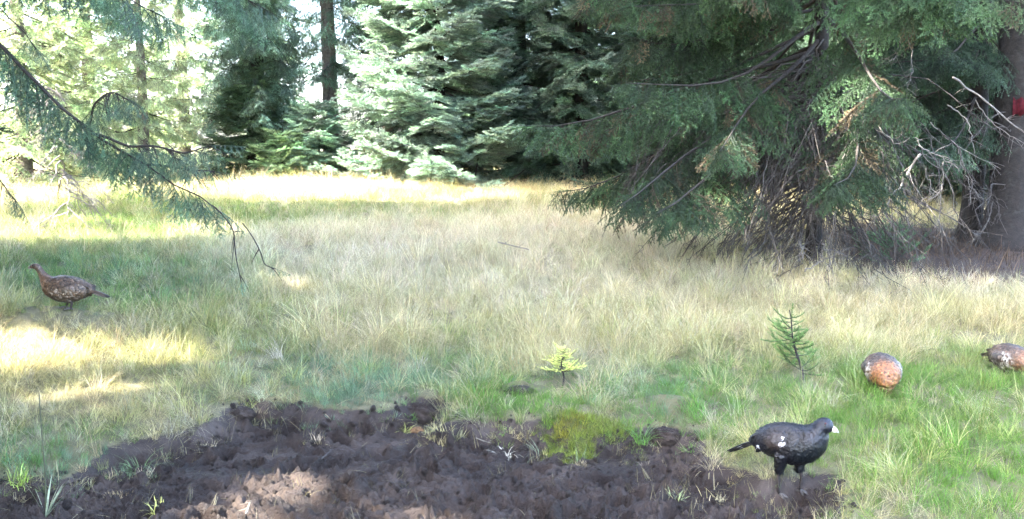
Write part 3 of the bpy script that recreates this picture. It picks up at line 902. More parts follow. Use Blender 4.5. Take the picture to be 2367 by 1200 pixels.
hr = np.random.default_rng(15)
t1b = np.array(t1.location)
for pix, d, rad in HANG:
    pts = np.array([at_depth(u, v, d + .12 * math.sin(i * 1.7)) for i, (u, v) in enumerate(pix)]) - t1b
    cum = np.concatenate([[0], np.cumsum(np.linalg.norm(np.diff(pts, axis=0), axis=1))])
    t = np.linspace(0, cum[-1], 14)
    p = np.column_stack([np.interp(t, cum, pts[:, i]) for i in range(3)])
    for _ in range(2): p[1:-1] = (p[:-2] + 2 * p[1:-1] + p[2:]) / 4
    rad *= .72
    p = p + np.column_stack([hr.normal(size=14), hr.normal(size=14), hr.normal(size=14)]) * .012
    mb = MB().add(*tube(p, np.linspace(rad, rad * .35, 14), 6))
    for k in range(12):
        i = hr.integers(2, 12); q = np.linspace(0, 1, 5)[:, None]
        dv = unit(unit(p[i + 1] - p[i]) + hr.normal(size=3) * .8); l = hr.uniform(.08, .3)
        mb.add(*tube(p[i] + dv * l * q + np.array([0, 0, -.2 * l]) * q ** 2, np.linspace(rad * .35, .0015, 5), 3, False))
    mb.build('dead_branch', M['bleached'], t1)

# ------------------------------------------------------------------ birds
def loft(st, n=22):
    """stations (x, z, half width, half height, [y]) swept as ellipses square to the spine"""
    st = np.array([(*s, 0.0)[:5] if len(s) == 4 else s for s in st], float)
    m = 4 * len(st)
    t = np.arange(len(st)); tt = np.linspace(0, len(st) - 1, m)
    def cr(c):     # Catmull-Rom through the stations
        i = np.clip(tt.astype(int), 0, len(st) - 2); f = tt - i
        p1, p2 = c[i], c[i + 1]; p0 = c[np.clip(i - 1, 0, None)]; p3 = c[np.clip(i + 2, None, len(st) - 1)]
        return .5 * (2 * p1 + (p2 - p0) * f + (2 * p0 - 5 * p1 + 4 * p2 - p3) * f ** 2 + (3 * p1 - p0 - 3 * p2 + p3) * f ** 3)
    x, z, hw, hh, y = (cr(st[:, k]) for k in range(5))
    c = np.column_stack([x, y, z]); tan = unit(np.gradient(c, axis=0))
    side = unit(np.cross(np.tile([0, 0, 1.0], (m, 1)), tan)); up = np.cross(tan, side)
    a = np.linspace(0, 2 * math.pi, n, endpoint=False)
    v = (c[:, None] + hw[:, None, None] * np.cos(a)[None, :, None] * side[:, None] + hh[:, None, None] * np.sin(a)[None, :, None] * up[:, None]).reshape(-1, 3)
    f = []
    for i in range(m - 1):
        for j in range(n):
            p = i * n + j; q = i * n + (j + 1) % n
            f.append((p, q, q + n, p + n))
    f.append(tuple(range(n))[::-1]); f.append(tuple(range((m - 1) * n, m * n)))
    return v, f

def fuse(mb, voxel, smooth_it, ruff):
    me = bpy.data.meshes.new('tmp'); me.from_pydata([tuple(v) for v in np.vstack(mb.v)], [], mb.f)
    o = bpy.data.objects.new('tmp', me); COL.objects.link(o)
    m = o.modifiers.new('r', 'REMESH'); m.mode = 'VOXEL'; m.voxel_size = voxel
    s = o.modifiers.new('s', 'SMOOTH'); s.factor = .5; s.iterations = smooth_it
    dg = bpy.context.evaluated_depsgraph_get(); ev = o.evaluated_get(dg)
    e = ev.to_mesh()
    n = len(e.vertices); co = np.empty(n * 3, np.float32); e.vertices.foreach_get('co', co); co = co.reshape(-1, 3).astype(float)
    no = np.empty(n * 3, np.float32); e.vertices.foreach_get('normal', no); no = no.reshape(-1, 3)
    fs = [tuple(p.vertices) for p in e.polygons]
    ev.to_mesh_clear(); bpy.data.objects.remove(o); bpy.data.meshes.remove(me)
    # ruffled contour feathers
    w = fbm(co[:, 0] * 46 + co[:, 1] * 21, co[:, 2] * 60 + co[:, 1] * 17, 2)
    return co + no * (ruff * w)[:, None], fs

def feather(L, W, curl=0.0, thick=.0018):
    """a flat vane with a rounded tip along -x"""
    t = np.linspace(0, 1, 8)
    w = W * np.minimum(1, .45 + 1.6 * t) * np.sqrt(np.clip(1.02 - t ** 6, 0, 1))
    top = [(-L * a, s * b, thick - curl * a * a + .0025 * (s == 0)) for a, b in zip(t, w) for s in (-1, 0, 1)]
    bot = [(x, y, z - 2 * thick) for x, y, z in top]
    f = []
    n = len(top)
    for i in range(7):
        for j in range(2):
            a = 3 * i + j
            f.append((a, a + 1, a + 4, a + 3)); f.append((n + a, n + a + 3, n + a + 4, n + a + 1))
        f.append((3 * i, 3 * i + 3, n + 3 * i + 3, n + 3 * i)); f.append((3 * i + 2, n + 3 * i + 2, n + 3 * i + 5, 3 * i + 5))
    f.append((21, 22, 23, n + 23, n + 22, n + 21))
    return np.array(top), f

def feather_full(L, W, curl=0.0):
    t, f = feather(L, W, curl)
    b = t.copy(); b[:, 2] -= .0036
    return np.vstack([t, b]), f

def rotm(rx, ry, rz): return np.array(Matrix.Rotation(rz, 3, 'Z') @ Matrix.Rotation(ry, 3, 'Y') @ Matrix.Rotation(rx, 3, 'X'))

def foot(mb, p, yaw, s):
    for a, l in ((0, .062), (.55, .052), (-.55, .052), (3.14, .022)):
        d = np.array([math.cos(yaw + a), math.sin(yaw + a), 0]) * l * s
        q = np.array([p + [0, 0, .014 * s], p + d * .4 + [0, 0, .012 * s], p + d * .8 + [0, 0, .005 * s], p + d + [0, 0, .001]])
        mb.add(*tube(q, np.array([.0075, .0065, .0055, .002]) * s, 6))

def blend(c, mask, col):
    mask = np.clip(mask, 0, 1)[:, None]
    return c * (1 - mask) + np.array(col)[None] * mask

def contour(parent, co, fs, colour, part, fringe, r, count=900, size=.03, side=0):
    """small overlapping cover feathers laid over a surface, pointing backwards and down"""
    nrm = np.zeros_like(co)
    for f in fs:
        if len(f) > 4: continue
        n_ = np.cross(co[f[1]] - co[f[0]], co[f[2]] - co[f[0]])
        for i in f: nrm[i] += n_
    nrm = unit(nrm)
    if side:
        nrm = np.where((nrm[:, 1] * side < 0)[:, None], -nrm, nrm)
    ids = r.choice(len(co), min(count, len(co)), replace=False)
    P, Nn = co[ids], nrm[ids]
    size_ = np.where((P[:, 0] > .20) & (P[:, 2] > .26), .45, np.where(P[:, 0] > .12, .75, 1.0)) * size
    keep = ~((P[:, 0] > .28) & (P[:, 2] > .3))
    P, Nn, size_ = P[keep], Nn[keep], size_[keep]
    T = np.array([-1.0, 0, -.22]) + np.zeros_like(P); neck = sstep(.17, .24, P[:, 0]) * (P[:, 2] > .25)
    T = T * (1 - neck[:, None]) + np.array([-.35, 0, -1.0]) * neck[:, None]
    T = unit(T - Nn * np.sum(T * Nn, 1, keepdims=True) + r.normal(size=P.shape) * .08)
    B = unit(np.cross(Nn, T)); D = unit(T + Nn * .16)
    L = (size_ * r.uniform(.8, 1.2, len(P)))[:, None]; W = L * .36
    P0 = P - D * L * .35 + Nn * .0015
    sh = [(0, 0, 0), (.4, -.85, -.03), (.4, .85, -.03), (.8, -.75, -.05), (.8, .75, -.05), (1, 0, -.06), (.5, 0, .05)]
    V = np.stack([P0 + D * L * a + B * W * b_ + Nn * L * c_ for a, b_, c_ in sh], 1).reshape(-1, 3)
    k = 7 * np.arange(len(P))[:, None]
    F = np.vstack([k + [[0, 1, 6]], k + [[0, 6, 2]], k + [[1, 3, 6]], k + [[6, 4, 2]], k + [[3, 5, 6]], k + [[6, 5, 4]]])
    c = colour(P, part) * r.lognormal(0, .2 if fringe > .3 else .1, (len(P), 1))
    tint = np.array([.6, .95, .95, 1 + fringe, 1 + fringe, 1 + 1.4 * fringe, .85])
    C = (c[:, None] * tint[None, :, None]).reshape(-1, 3)
    o = mesh_obj('cover_feathers', V, F, M['plume'], parent, False, {'pcol': ('FLOAT_COLOR', np.clip(C, .001, .9))})
    o['kind'] = 'stuff'

def make_bird(name, label, group, loc, rz, st, thighs, legs, colour, wing, tail, head, beak, s=1.0, beakmat='beak', comb=False, tilt=0.0, sx=1.0):
    frng = np.random.default_rng(int(abs(rz) * 1000) + len(label)); fringe = .55 if beakmat == 'hen_beak' else .12
    root = empty(name, loc, label, 'bird', group, rz)
    root.scale = (s * sx, s, s)
    root.rotation_euler = (0, tilt, rz)
    mb = MB().add(*loft(st))
    for (a, b_, r0, r1) in thighs:
        p = np.array([np.array(a) + (np.array(b_) - np.array(a)) * k for k in np.linspace(0, 1, 5)])
        mb.add(*tube(p, np.linspace(r0, r1, 5), 10))
    co, fs = fuse(mb, .006, 5, .0035)
    body = mesh_obj('body', co, fs, M['plume'], root, attrs={'pcol': ('FLOAT_COLOR', colour(co, 'body'))})
    contour(root, co, fs, colour, 'body', fringe, frng)
    # folded wings: a shell on each flank with overlapping flight feathers
    if wing:
        wx, wz, wl, wh, wy, wa = wing
        for sd in (-1, 1):
            a = np.linspace(0, math.pi * 2, 30, endpoint=False)
            v, f = [], []
            rings = 7
            for k in range(rings + 1):
                q = k / rings
                for t in a:
                    px = wl * q * math.cos(t) * (1.0 if math.cos(t) > 0 else 1.25)
                    pz = wh * q * math.sin(t) * (1 - .35 * max(0, -math.cos(t)))
                    v.append((px, sd * (wy * (1 - q ** 2.2) - .55 * pz * pz / max(wh, .01) - .35 * px * px / wl), pz))
            m = 30
            for k in range(rings):
                for j in range(m):
                    p = k * m + j; q2 = k * m + (j + 1) % m
                    f.append((p, p + m, q2 + m, q2))
            v = np.array(v) @ rotm(0, wa, 0).T
            off_ = np.array([wx, 0, wz])
            # sit on the body: push each point out to the body's half width there
            for i in range(len(v)):
                g = v[i] + off_
                d2 = (co[:, 0] - g[0]) ** 2 + (co[:, 2] - g[2]) ** 2 + 1e3 * (co[:, 1] * sd < 0)
                j = int(np.argmin(d2)); v[i][1] = co[j, 1] + v[i][1] * .5 + sd * .004
            v = v + off_
            wo = mesh_obj('wing', v, f, M['plume'], root, attrs={'pcol': ('FLOAT_COLOR', colour(v, 'wing'))})
            contour(wo, v, f, colour, 'wing', fringe, frng, 90, .042, sd)
            edge = v[rings * m + m // 2]
            for k in range(5):
                fv, ff = feather_full(.13 - .012 * k, .017, .012)
                fv = fv @ rotm(sd * 1.2, wa - .05 - .07 * k, 0).T + edge + np.array([.075 - .004 * k, sd * .006, .03 - .016 * k])
                mesh_obj('wing_feather', fv, ff, M['plume'], wo, attrs={'pcol': ('FLOAT_COLOR', colour(fv, 'primary'))})
    tx, tz, tl, tn, tspread, tang, tw = tail
    for k in range(tn):
        a = (k / max(1, tn - 1) - .5) * 2
        fv, ff = feather_full(tl * (1 - .12 * abs(a)), tw, .02)
        fv = fv @ rotm(-.5 * a, tang, a * tspread).T + np.array([tx, .02 * a, tz - .012 * abs(a) + .004 * (k % 2)])
        mesh_obj('tail_feather', fv, ff, M['plume'], root, attrs={'pcol': ('FLOAT_COLOR', colour(fv, 'tail'))})
    for i, (p0, p1, p2, yaw) in enumerate(legs):
        lb = MB().add(*tube(np.array([p0, p1, (np.array(p1) + np.array(p2)) / 2, p2]), [.018, .0125, .010, .008], 8))
        lo = lb.build('leg', M['shank'], root)
        fb = MB(); foot(fb, np.array(p2, float) * [1, 1, 0], yaw, 1.15); fb.build('foot', M['toe'], lo)
    if head:
        hx, hy, hz, hr, dirx = head
        for sd in (-1, 1):
            a = np.array([hx, hy, hz]); 
            v, f = ball((hx + .006, hy + sd * hr, hz + .006), .0062, 8, 6); mesh_obj('eye', v, f, M['eye'], root)
            if comb:
                v, f = ball((hx + .006, hy + sd * hr * .93, hz + .018), .009, 8, 6); v = np.array(v); v[:, 2] = hz + .018 + (v[:, 2] - hz - .018) * .45; mesh_obj('eye_comb', v, f, M['comb'], root)
    if beak:
        (bx, by_, bz), bl, br, ba = beak
        q = np.array([[0, 0, 0], [bl * .35, 0, .002], [bl * .7, 0, -.003], [bl, 0, -.013]]) @ rotm(0, ba, 0).T + [bx, by_, bz]
        up = MB().add(*tube(q, [br, br * .85, br * .55, .0015], 9)); up.build('upper_beak', M[beakmat], root)
        q = np.array([[0, 0, -.008], [bl * .4, 0, -.010], [bl * .75, 0, -.012]]) @ rotm(0, ba, 0).T + [bx, by_, bz]
        MB().add(*tube(q, [br * .7, br * .6, .002], 8)).build('lower_beak', M[beakmat], root)
    return root

def ball(c, r, n=10, m=7):
    v = [(c[0], c[1], c[2] + r)]
    for i in range(1, m):
        for j in range(n):
            th = math.pi * i / m; a = 2 * math.pi * j / n
            v.append((c[0] + r * math.sin(th) * math.cos(a), c[1] + r * math.sin(th) * math.sin(a), c[2] + r * math.cos(th)))
    v.append((c[0], c[1], c[2] - r))
    f = [(0, 1 + j, 1 + (j + 1) % n) for j in range(n)]
    for i in range(m - 2):
        for j in range(n):
            a = 1 + i * n + j; b = 1 + i * n + (j + 1) % n
            f.append((a, a + n, b + n, b))
    k = 1 + (m - 2) * n
    f += [(len(v) - 1, k + (j + 1) % n, k + j) for j in range(n)]
    return np.array(v), f

def spotmask(co, p, r, ry=.2):
    d = ((co[:, 0] - p[0]) / r[0]) ** 2 + ((co[:, 2] - p[1]) / r[1]) ** 2
    return 1 - sstep(.7, 1.25, np.sqrt(d) + .35 * fbm(co[:, 0] * 60, co[:, 2] * 60, 2))

# --- the dark cock on the mud
def cock_colour(co, part):
    n = len(co)
    nz = fbm(co[:, 0] * 30 + co[:, 1] * 9, co[:, 2] * 30, 3)
    c = np.tile([.018, .017, .024], (n, 1))
    if part in ('body',):
        c = blend(c, sstep(.12, .2, co[:, 0]) * sstep(.27, .36, co[:, 2]) , (.022, .032, .058))      # slate neck
        c = blend(c, sstep(.02, .12, co[:, 0]) * (1 - sstep(.33, .37, co[:, 2])) * sstep(.2, .26, co[:, 2]), (.018, .034, .034))  # green-black breast
        c = blend(c, (1 - sstep(-.02, .1, co[:, 0])) * sstep(.30, .37, co[:, 2]), (.062, .038, .028))    # brown back
        c = blend(c, (1 - sstep(-.18, -.12, co[:, 0])) * .7, (.06, .06, .075))
        for p, r in (((-.215, .275), (.012, .022)), ((-.19, .235), (.008, .014)), ((-.16, .21), (.008, .014))):
            c = blend(c, spotmask(co, p, r) * .85, (.6, .62, .68))
    elif part == 'wing':
        c = np.tile([.18, .105, .06], (n, 1))
        c = blend(c, sstep(.03, .10, co[:, 0]), (.03, .033, .045))
        c = blend(c, spotmask(co, (.015, .340), (.030, .026)), (.82, .82, .84))
        c = blend(c, spotmask(co, (-.185, .295), (.014, .022)) * .8, (.6, .62, .66))
    elif part == 'primary':
        c = np.tile([.05, .036, .03], (n, 1))
    elif part == 'tail':
        c = np.tile([.008, .008, .012], (n, 1))
        sp = (np.sin(co[:, 0] * 150 + 2) > .86) & (np.sin(co[:, 2] * 260) > .3) & (co[:, 0] > -.38) & (co[:, 0] < -.26)
        c = blend(c, sp * .8, (.6, .62, .68))
    lum = c.max(1, keepdims=True)
    c = np.where(lum < .2, c * [[.09, .105, .17]], c * .8)
    fn = fbm(co[:, 0] * 75 + co[:, 1] * 40, co[:, 2] * 75, 2)
    return np.clip(c * (1 + .5 * nz[:, None] + .7 * fn[:, None]), .001, .9)

g = on_ground(1822, 1137)
g[2] = float(ground_h(g[0], g[1])) - .018
cock_st = [(-.31, .285, .02, .018), (-.27, .295, .045, .042), (-.215, .306, .070, .070), (-.14, .314, .092, .098), (-.05, .312, .106, .114), (.05, .308, .110, .120),
           (.13, .320, .102, .112), (.185, .352, .094, .104), (.215, .390, .076, .084), (.236, .424, .060, .064), (.262, .442, .050, .050), (.295, .436, .040, .038), (.318, .424, .016, .018)]
make_bird('capercaillie', 'black cock grouse with white beak and shoulder spot standing on the mud edge', None, tuple(g), math.radians(-33), cock_st,
          [((-.03, -.06, .26), (-.05, -.055, .135), .060, .026), ((.035, .055, .26), (.065, .06, .13), .058, .026)],
          [((-.045, -.06, .17), (-.055, -.06, .12), (-.045, -.065, .012), 0.1), ((.055, .065, .17), (.07, .068, .10), (.055, .07, .012), -.1)],
          cock_colour, (-.075, .335, .12, .070, .012, -.12), (-.26, .295, .25, 9, .11, -.30, .019), (.272, 0, .450, .044, 1), ((.308, 0, .432), .056, .0165, .12), 1.0, comb=True, sx=.77)

# --- brown barred hens
def hen_colour(rufous=.5, dark=0.0):
    def fn(co, part):
        n = len(co)
        bars = np.sin(co[:, 0] * 230 + 9 * fbm(co[:, 0] * 18, co[:, 2] * 18, 2) + co[:, 2] * 120)
        sc = fbm(co[:, 0] * 55, co[:, 2] * 55 + co[:, 1] * 30, 2)
        c = np.tile([.155, .095, .058], (n, 1))
        c = blend(c, (bars > .25) * .75, (.035, .025, .02))
        c = blend(c, (sc > .28) * .55, (.36, .28, .2))
        if part == 'body':
            br = sstep(.10, .19, co[:, 0]) * (1 - sstep(.27, .31, co[:, 2]) * .55) * (1 - .4 * sstep(.3, .34, co[:, 2]))
            c = blend(c, br * (.35 + rufous), (.44, .18, .062))
            c = blend(c, br * (bars > .55) * .45, (.08, .04, .02))
            fl = (1 - sstep(.17, .22, co[:, 2])) * (1 - sstep(.08, .16, co[:, 0])) * sstep(-.2, -.1, co[:, 0])
            c = blend(c, fl * (sc > .1) * .6, (.5, .45, .4))
            c = blend(c, (1 - sstep(.10, .14, co[:, 2])) * .5, (.06, .05, .045))
            if dark: c = blend(c, sstep(.085, .105, np.abs(co[:, 1])) * (sc > -.05) * sstep(0, .06, co[:, 0]) * .75, (.75, .7, .62))
            c = blend(c, sstep(.28, .31, co[:, 2]) * (1 - sstep(.2, .25, co[:, 0])) * dark, (.10, .09, .095))
        elif part == 'wing':
            c = blend(c, .35 * np.ones(n), (.10, .075, .065))
            c = blend(c, spotmask(co, (.10, .238), (.030, .010)), (.62, .58, .52))
            c = blend(c, (1 - sstep(.165, .195, co[:, 2])) * (sc > .1) * .6, (.5, .46, .42))
            c = blend(c, np.full(n, dark * .25), (.09, .085, .09))
        elif part == 'primary': c = blend(c, .5 * np.ones(n), (.07, .055, .045))
        elif part == 'tail':
            c = blend(c, (1 - sstep(-.36, -.31, co[:, 0])) * 1.0, (.03, .025, .022))
            c = blend(c, (1 - sstep(-.395, -.38, co[:, 0])) * .8, (.6, .57, .52))
        fn = fbm(co[:, 0] * 80 + co[:, 1] * 50, co[:, 2] * 80 + co[:, 1] * 20, 2)
        return np.clip(c * .42 * (1 + 1.0 * fn[:, None]), .004, .5)
    return fn

hen_st = [(-.24, .165, .02, .018), (-.205, .172, .048, .042), (-.15, .172, .080, .075), (-.08, .175, .102, .100), (0, .175, .113, .115), (.08, .182, .110, .113), (.15, .202, .090, .094),
          (.195, .243, .058, .058), (.225, .285, .036, .038), (.25, .328, .028, .030), (.275, .360, .028, .028), (.305, .368, .026, .025), (.335, .362, .016, .017), (.346, .358, .008, .009)]
g = on_ground(160, 718)
make_bird('capercaillie', 'brown barred hen grouse with raised neck standing on the grassy knoll', 'brown barred hens', (g[0], g[1], g[2] + .012), math.radians(180 - 8), hen_st,
          [((-.01, .045, .15), (-.025, .045, .075), .05, .022), ((.05, -.045, .15), (.06, -.045, .075), .05, .022)],
          [((-.025, .045, .085), (-.055, .045, .06), (-.04, .045, .008), 0), ((.06, -.045, .085), (.03, -.045, .06), (.055, -.045, .008), 0)],
          hen_colour(-.12), (-.03, .200, .115, .066, .012, -.10), (-.205, .172, .185, 7, .09, -.22, .017), (.30, 0, .371, .024, 1), ((.340, 0, .361), .03, .0085, .25), 1.0, 'hen_beak')
# feeding hens, heads down in the grass
feed_st = [(-.24, .19, .02, .018), (-.205, .197, .048, .042), (-.15, .20, .082, .075), (-.08, .20, .108, .098), (0, .195, .118, .108), (.08, .188, .116, .106), (.145, .175, .095, .092),
           (.178, .145, .066, .066), (.182, .105, .044, .046), (.172, .072, .034, .034), (.178, .045, .028, .028), (.20, .03, .02, .02), (.213, .022, .010, .010)]
for (u, v, yaw, ruf, dk, lab, sc) in [(2037, 897, -100, .95, .9, 'crouched hen grouse showing its bright orange breast in the grass', 1.12),
                                      (2336, 864, -78, .05, 1.0, 'dark grey barred hen grouse feeding with its head down in the grass', 1.05)]:
    g = on_ground(u, v)
    make_bird('capercaillie', lab, 'brown barred hens', (g[0], g[1], g[2] - .075), math.radians(yaw), feed_st,
              [((-.01, .05, .15), (-.02, .05, .075), .05, .022), ((.03, -.05, .15), (.03, -.05, .075), .05, .022)],
              [((-.02, .05, .085), (-.045, .05, .06), (-.03, .05, .008), 0), ((.03, -.05, .085), (.005, -.05, .06), (.02, -.05, .008), 0)],
              hen_colour(ruf, dk), (-.03, .212, .118, .068, .014, -.05), (-.205, .195, .17, 7, .10, -.15, .017), (.182, 0, .048, .026, 1), ((.207, 0, .026), .028, .0085, .8), sc, 'hen_beak')

# ------------------------------------------------------------------ saplings
def sapling(name, label, u, v, top_u, h, col, tipc, seed, whorls, nb, blen, upturn=.2, needle=.02):
    r = np.random.default_rng(seed)
    b = on_ground(u, v)
    root = empty(name, (b[0], b[1], b[2] - .01), label, 'sapling')
    lean = (top_u - u) / FPX * b[1]
    z = np.linspace(0, 1, 12)
    sp = np.column_stack([lean * z ** 1.1 + .012 * np.sin(z * 8), .01 * np.sin(z * 6), h * z])
    mesh_obj('trunk', *tube(sp, np.linspace(.011, .003, 12) * (h / .5) ** .5, 7), M['twig'], root)
    P, D, S = [], [], []
    for q0 in whorls:
        a0 = r.uniform(0, 6.283)
        for j in range(nb):
            if r.random() < .2: continue
            q = np.clip(q0 + r.normal() * .035, .12, .98)
            p0 = np.array([np.interp(q, z, sp[:, i]) for i in range(3)])
            az = a0 + 6.283 * j / nb + r.normal() * .45
            L = blen * (1.08 - q) ** .6 * r.uniform(.4, 1.2) * (1 + .2 * math.cos(az - 2.6))
            t = np.linspace(0, 1, 7)
            aa = az + r.normal() * .5 * t
            p = p0 + np.column_stack([L * t * np.cos(aa), L * t * np.sin(aa), L * (r.uniform(-.25, .25) * t + upturn * r.uniform(.2, 2.2) * t ** 2.2)])
            mesh_obj('branch', *tube(p, np.linspace(.0036, .0012, 7), 5, False), M['twig'], root)
            bare = .45 if q < .4 else .1
            for tq in (.3, .45, .6, .75, .9):
                if tq < bare: continue
                i = int(tq * 6); bb = p[i]
                for sd in (-1, 1):
                    if r.random() < .75:
                        tg = unit(p[min(i + 1, 6)] - p[i]); lat = np.cross(tg, [0, 0, 1.]) * sd
                        P.append(bb); D.append(unit(tg * r.uniform(.5, 1.2) + lat * r.uniform(.6, 1.1) + [0, 0, r.uniform(-.2, .4)])); S.append(r.uniform(.3, .6) * L * (1.2 - tq * .6))
            k0 = int(bare * 6) + 1
            P.append(p[k0]); D.append(unit(p[4] - p[k0])); S.append(L * (4 - k0) / 6 + .02)
            P.append(p[4]); D.append(unit(p[6] - p[4])); S.append(L * .45)
    P.append(sp[-3]); D.append(np.array([lean * .3, 0, 1.])); S.append(h * .26)
    P = np.array(P); D = unit(np.array(D)); S = np.array(S); n = len(P)
    c = np.array(col)[None] * r.lognormal(0, .2, (n, 1)) * np.ones((1, 3))
    scatter('crown', P, frames_to_euler(D, np.tile([.05, .03, 1.], (n, 1))), S / .14, c, r.integers(0, 3, n), SHOOT, root)
    return root

def shoot(name, seed):
    """one needled shoot 0.14 m long, for saplings seen close"""
    r = np.random.default_rng(seed); k = 84
    t = (np.arange(k) + r.random(k)) / k
    Pm = np.column_stack([.14 * t, .004 * np.sin(t * 5 + seed), .01 * t ** 2]); a = r.uniform(0, 6.283, k)
    Dm = unit(np.column_stack([r.uniform(.3, .9, k), np.cos(a), np.sin(a) * .6 + .3]))
    Sm = unit(np.cross(Dm, unit(r.normal(size=(k, 3))))); W = .0011; L = (r.uniform(.018, .026, k) * np.where(t > .9, .7, 1))[:, None]
    q = np.stack([Pm - Sm * W, Pm + Sm * W, Pm + Dm * L * .6 + Sm * W * 1.1, Pm + Dm * L, Pm + Dm * L * .6 - Sm * W * 1.1], 1)
    b = 5 * np.arange(k)[:, None]
    F = np.vstack([b + [[0, 1, 2]], b + [[0, 2, 4]], b + [[4, 2, 3]]])
    tv, tf = tube(np.column_stack([.14 * np.linspace(0, 1, 4), np.zeros(4), .01 * np.linspace(0, 1, 4) ** 2]), [.0018, .0016, .0013, .0009], 4, False)
    tf = np.array([(x[0], x[1], x[2]) for x in tf] + [(x[0], x[2], x[3]) for x in tf]) + 5 * k
    return mesh_obj(name, np.vstack([q.reshape(-1, 3), tv]), np.vstack([F, tf]), M['needle'], None, False,
                    {'var': ('FLOAT', np.concatenate([np.repeat(r.uniform(.75, 1.2, k), 5), np.full(len(tv), .5)])),
                     'tip': ('FLOAT', np.concatenate([np.repeat(t ** 2 * .8, 5), np.zeros(len(tv))]))}, link=False)
SHOOT = proto_collection('shoots', [shoot('shoot_%d' % i, 300 + i) for i in range(3)])
sapling('spruce_sapling', 'leaning green spruce sapling with a bare lower stem in the dry grass', 1856, 888, 1815, .60, (.095, .16, .05), None, 21, (.22, .34, .45, .55, .65, .75, .85), 7, .29, .35)
sapling('spruce_sapling', 'small yellow green sapling with pale needles above the mud bank', 1300, 892, 1302, .31, (.50, .52, .17), None, 22, (.4, .5, .6, .7, .8, .88, .95), 8, .21, .3)
sapling('spruce_sapling', 'bushy green spruce seedling under the bleached hanging branches', 2072, 615, 2075, .62, (.075, .14, .07), None, 23, (.12, .25, .4, .55, .7, .85), 6, .55, .5)

# ------------------------------------------------------------------ grass
def clump(name, seed, n, L, r0, spread, curl, w, seg=4):
    r = np.random.default_rng(seed)
    V, F, var = [], [], []
    lean0 = r.uniform(0, 6.283)
    for i in range(n):
        a = r.uniform(0, 6.283); rr = r0 * math.sqrt(r.random())
        b0 = np.array([rr * math.cos(a), rr * math.sin(a), -.02])
        la = a + r.normal() * .7 if r.random() < .6 else lean0 + r.normal() * .5
        d = np.array([math.cos(la), math.sin(la), 0])
        l = L * r.uniform(.55, 1.1); th = abs(r.normal()) * spread + .08; cu = curl * r.uniform(.3, 1.6)
        side = np.array([-d[1], d[0], 0]); side = side * math.cos(.6) + d * math.sin(r.uniform(-.8, .8)); side /= np.linalg.norm(side)
        p = b0.copy(); pts = [p.copy()]
        for k in range(seg):
            tt = min(th + cu * (k + .5) / seg, 2.3)
            p = p + (d * math.sin(tt) + np.array([0, 0, math.cos(tt)])) * l / seg
            pts.append(p.copy())
        n0 = len(V); v_ = r.uniform(.5, 1.4)
        for k, q in enumerate(pts[:-1]):
            ww = w * (1 - .75 * k / seg) * .5
            V += [q - side * ww, q + side * ww]; var += [v_ * .95] * 2
        V.append(pts[-1]); var.append(v_ * 1.05)
        for k in range(seg - 1):
            a_ = n0 + 2 * k
            F += [(a_, a_ + 1, a_ + 3), (a_, a_ + 3, a_ + 2)]
        F.append((n0 + 2 * seg - 2, n0 + 2 * seg - 1, n0 + 2 * seg))
    return mesh_obj(name, np.array(V), np.array(F), M['blade'], None, False, {'var': ('FLOAT', var), 'tip': ('FLOAT', np.zeros(len(V)))}, link=False)

G_DRY = [clump('grass_a%d' % i, 500 + i, 42, .34, .06, .45, 1.05, .0037) for i in range(5)]
G_LONG = [clump('grass_b%d' % i, 520 + i, 40, .42, .055, .38, 1.6, .0035, 5) for i in range(3)]
G_GREEN = [clump('grass_c%d' % i, 540 + i, 42, .20, .06, .36, .75, .0041) for i in range(4)]
G_SHORT = [clump('grass_d%d' % i, 560 + i, 40, .105, .06, .5, .7, .0046, 3) for i in range(3)]
GRASS = proto_collection('grasses', G_DRY + G_LONG + G_GREEN + G_SHORT)     # sorted by name: 0-4 dry, 5-7 long, 8-11 green, 12-14 short

GC = {'dry': (.51, .43, .245), 'pale': (.555, .485, .38), 'olive': (.24, .245, .09), 'green': (.105, .195, .045), 'vivid': (.085, .20, .022), 'blue': (.115, .205, .125), 'yellow': (.43, .38, .19), 'moss': (.24, .27, .05)}
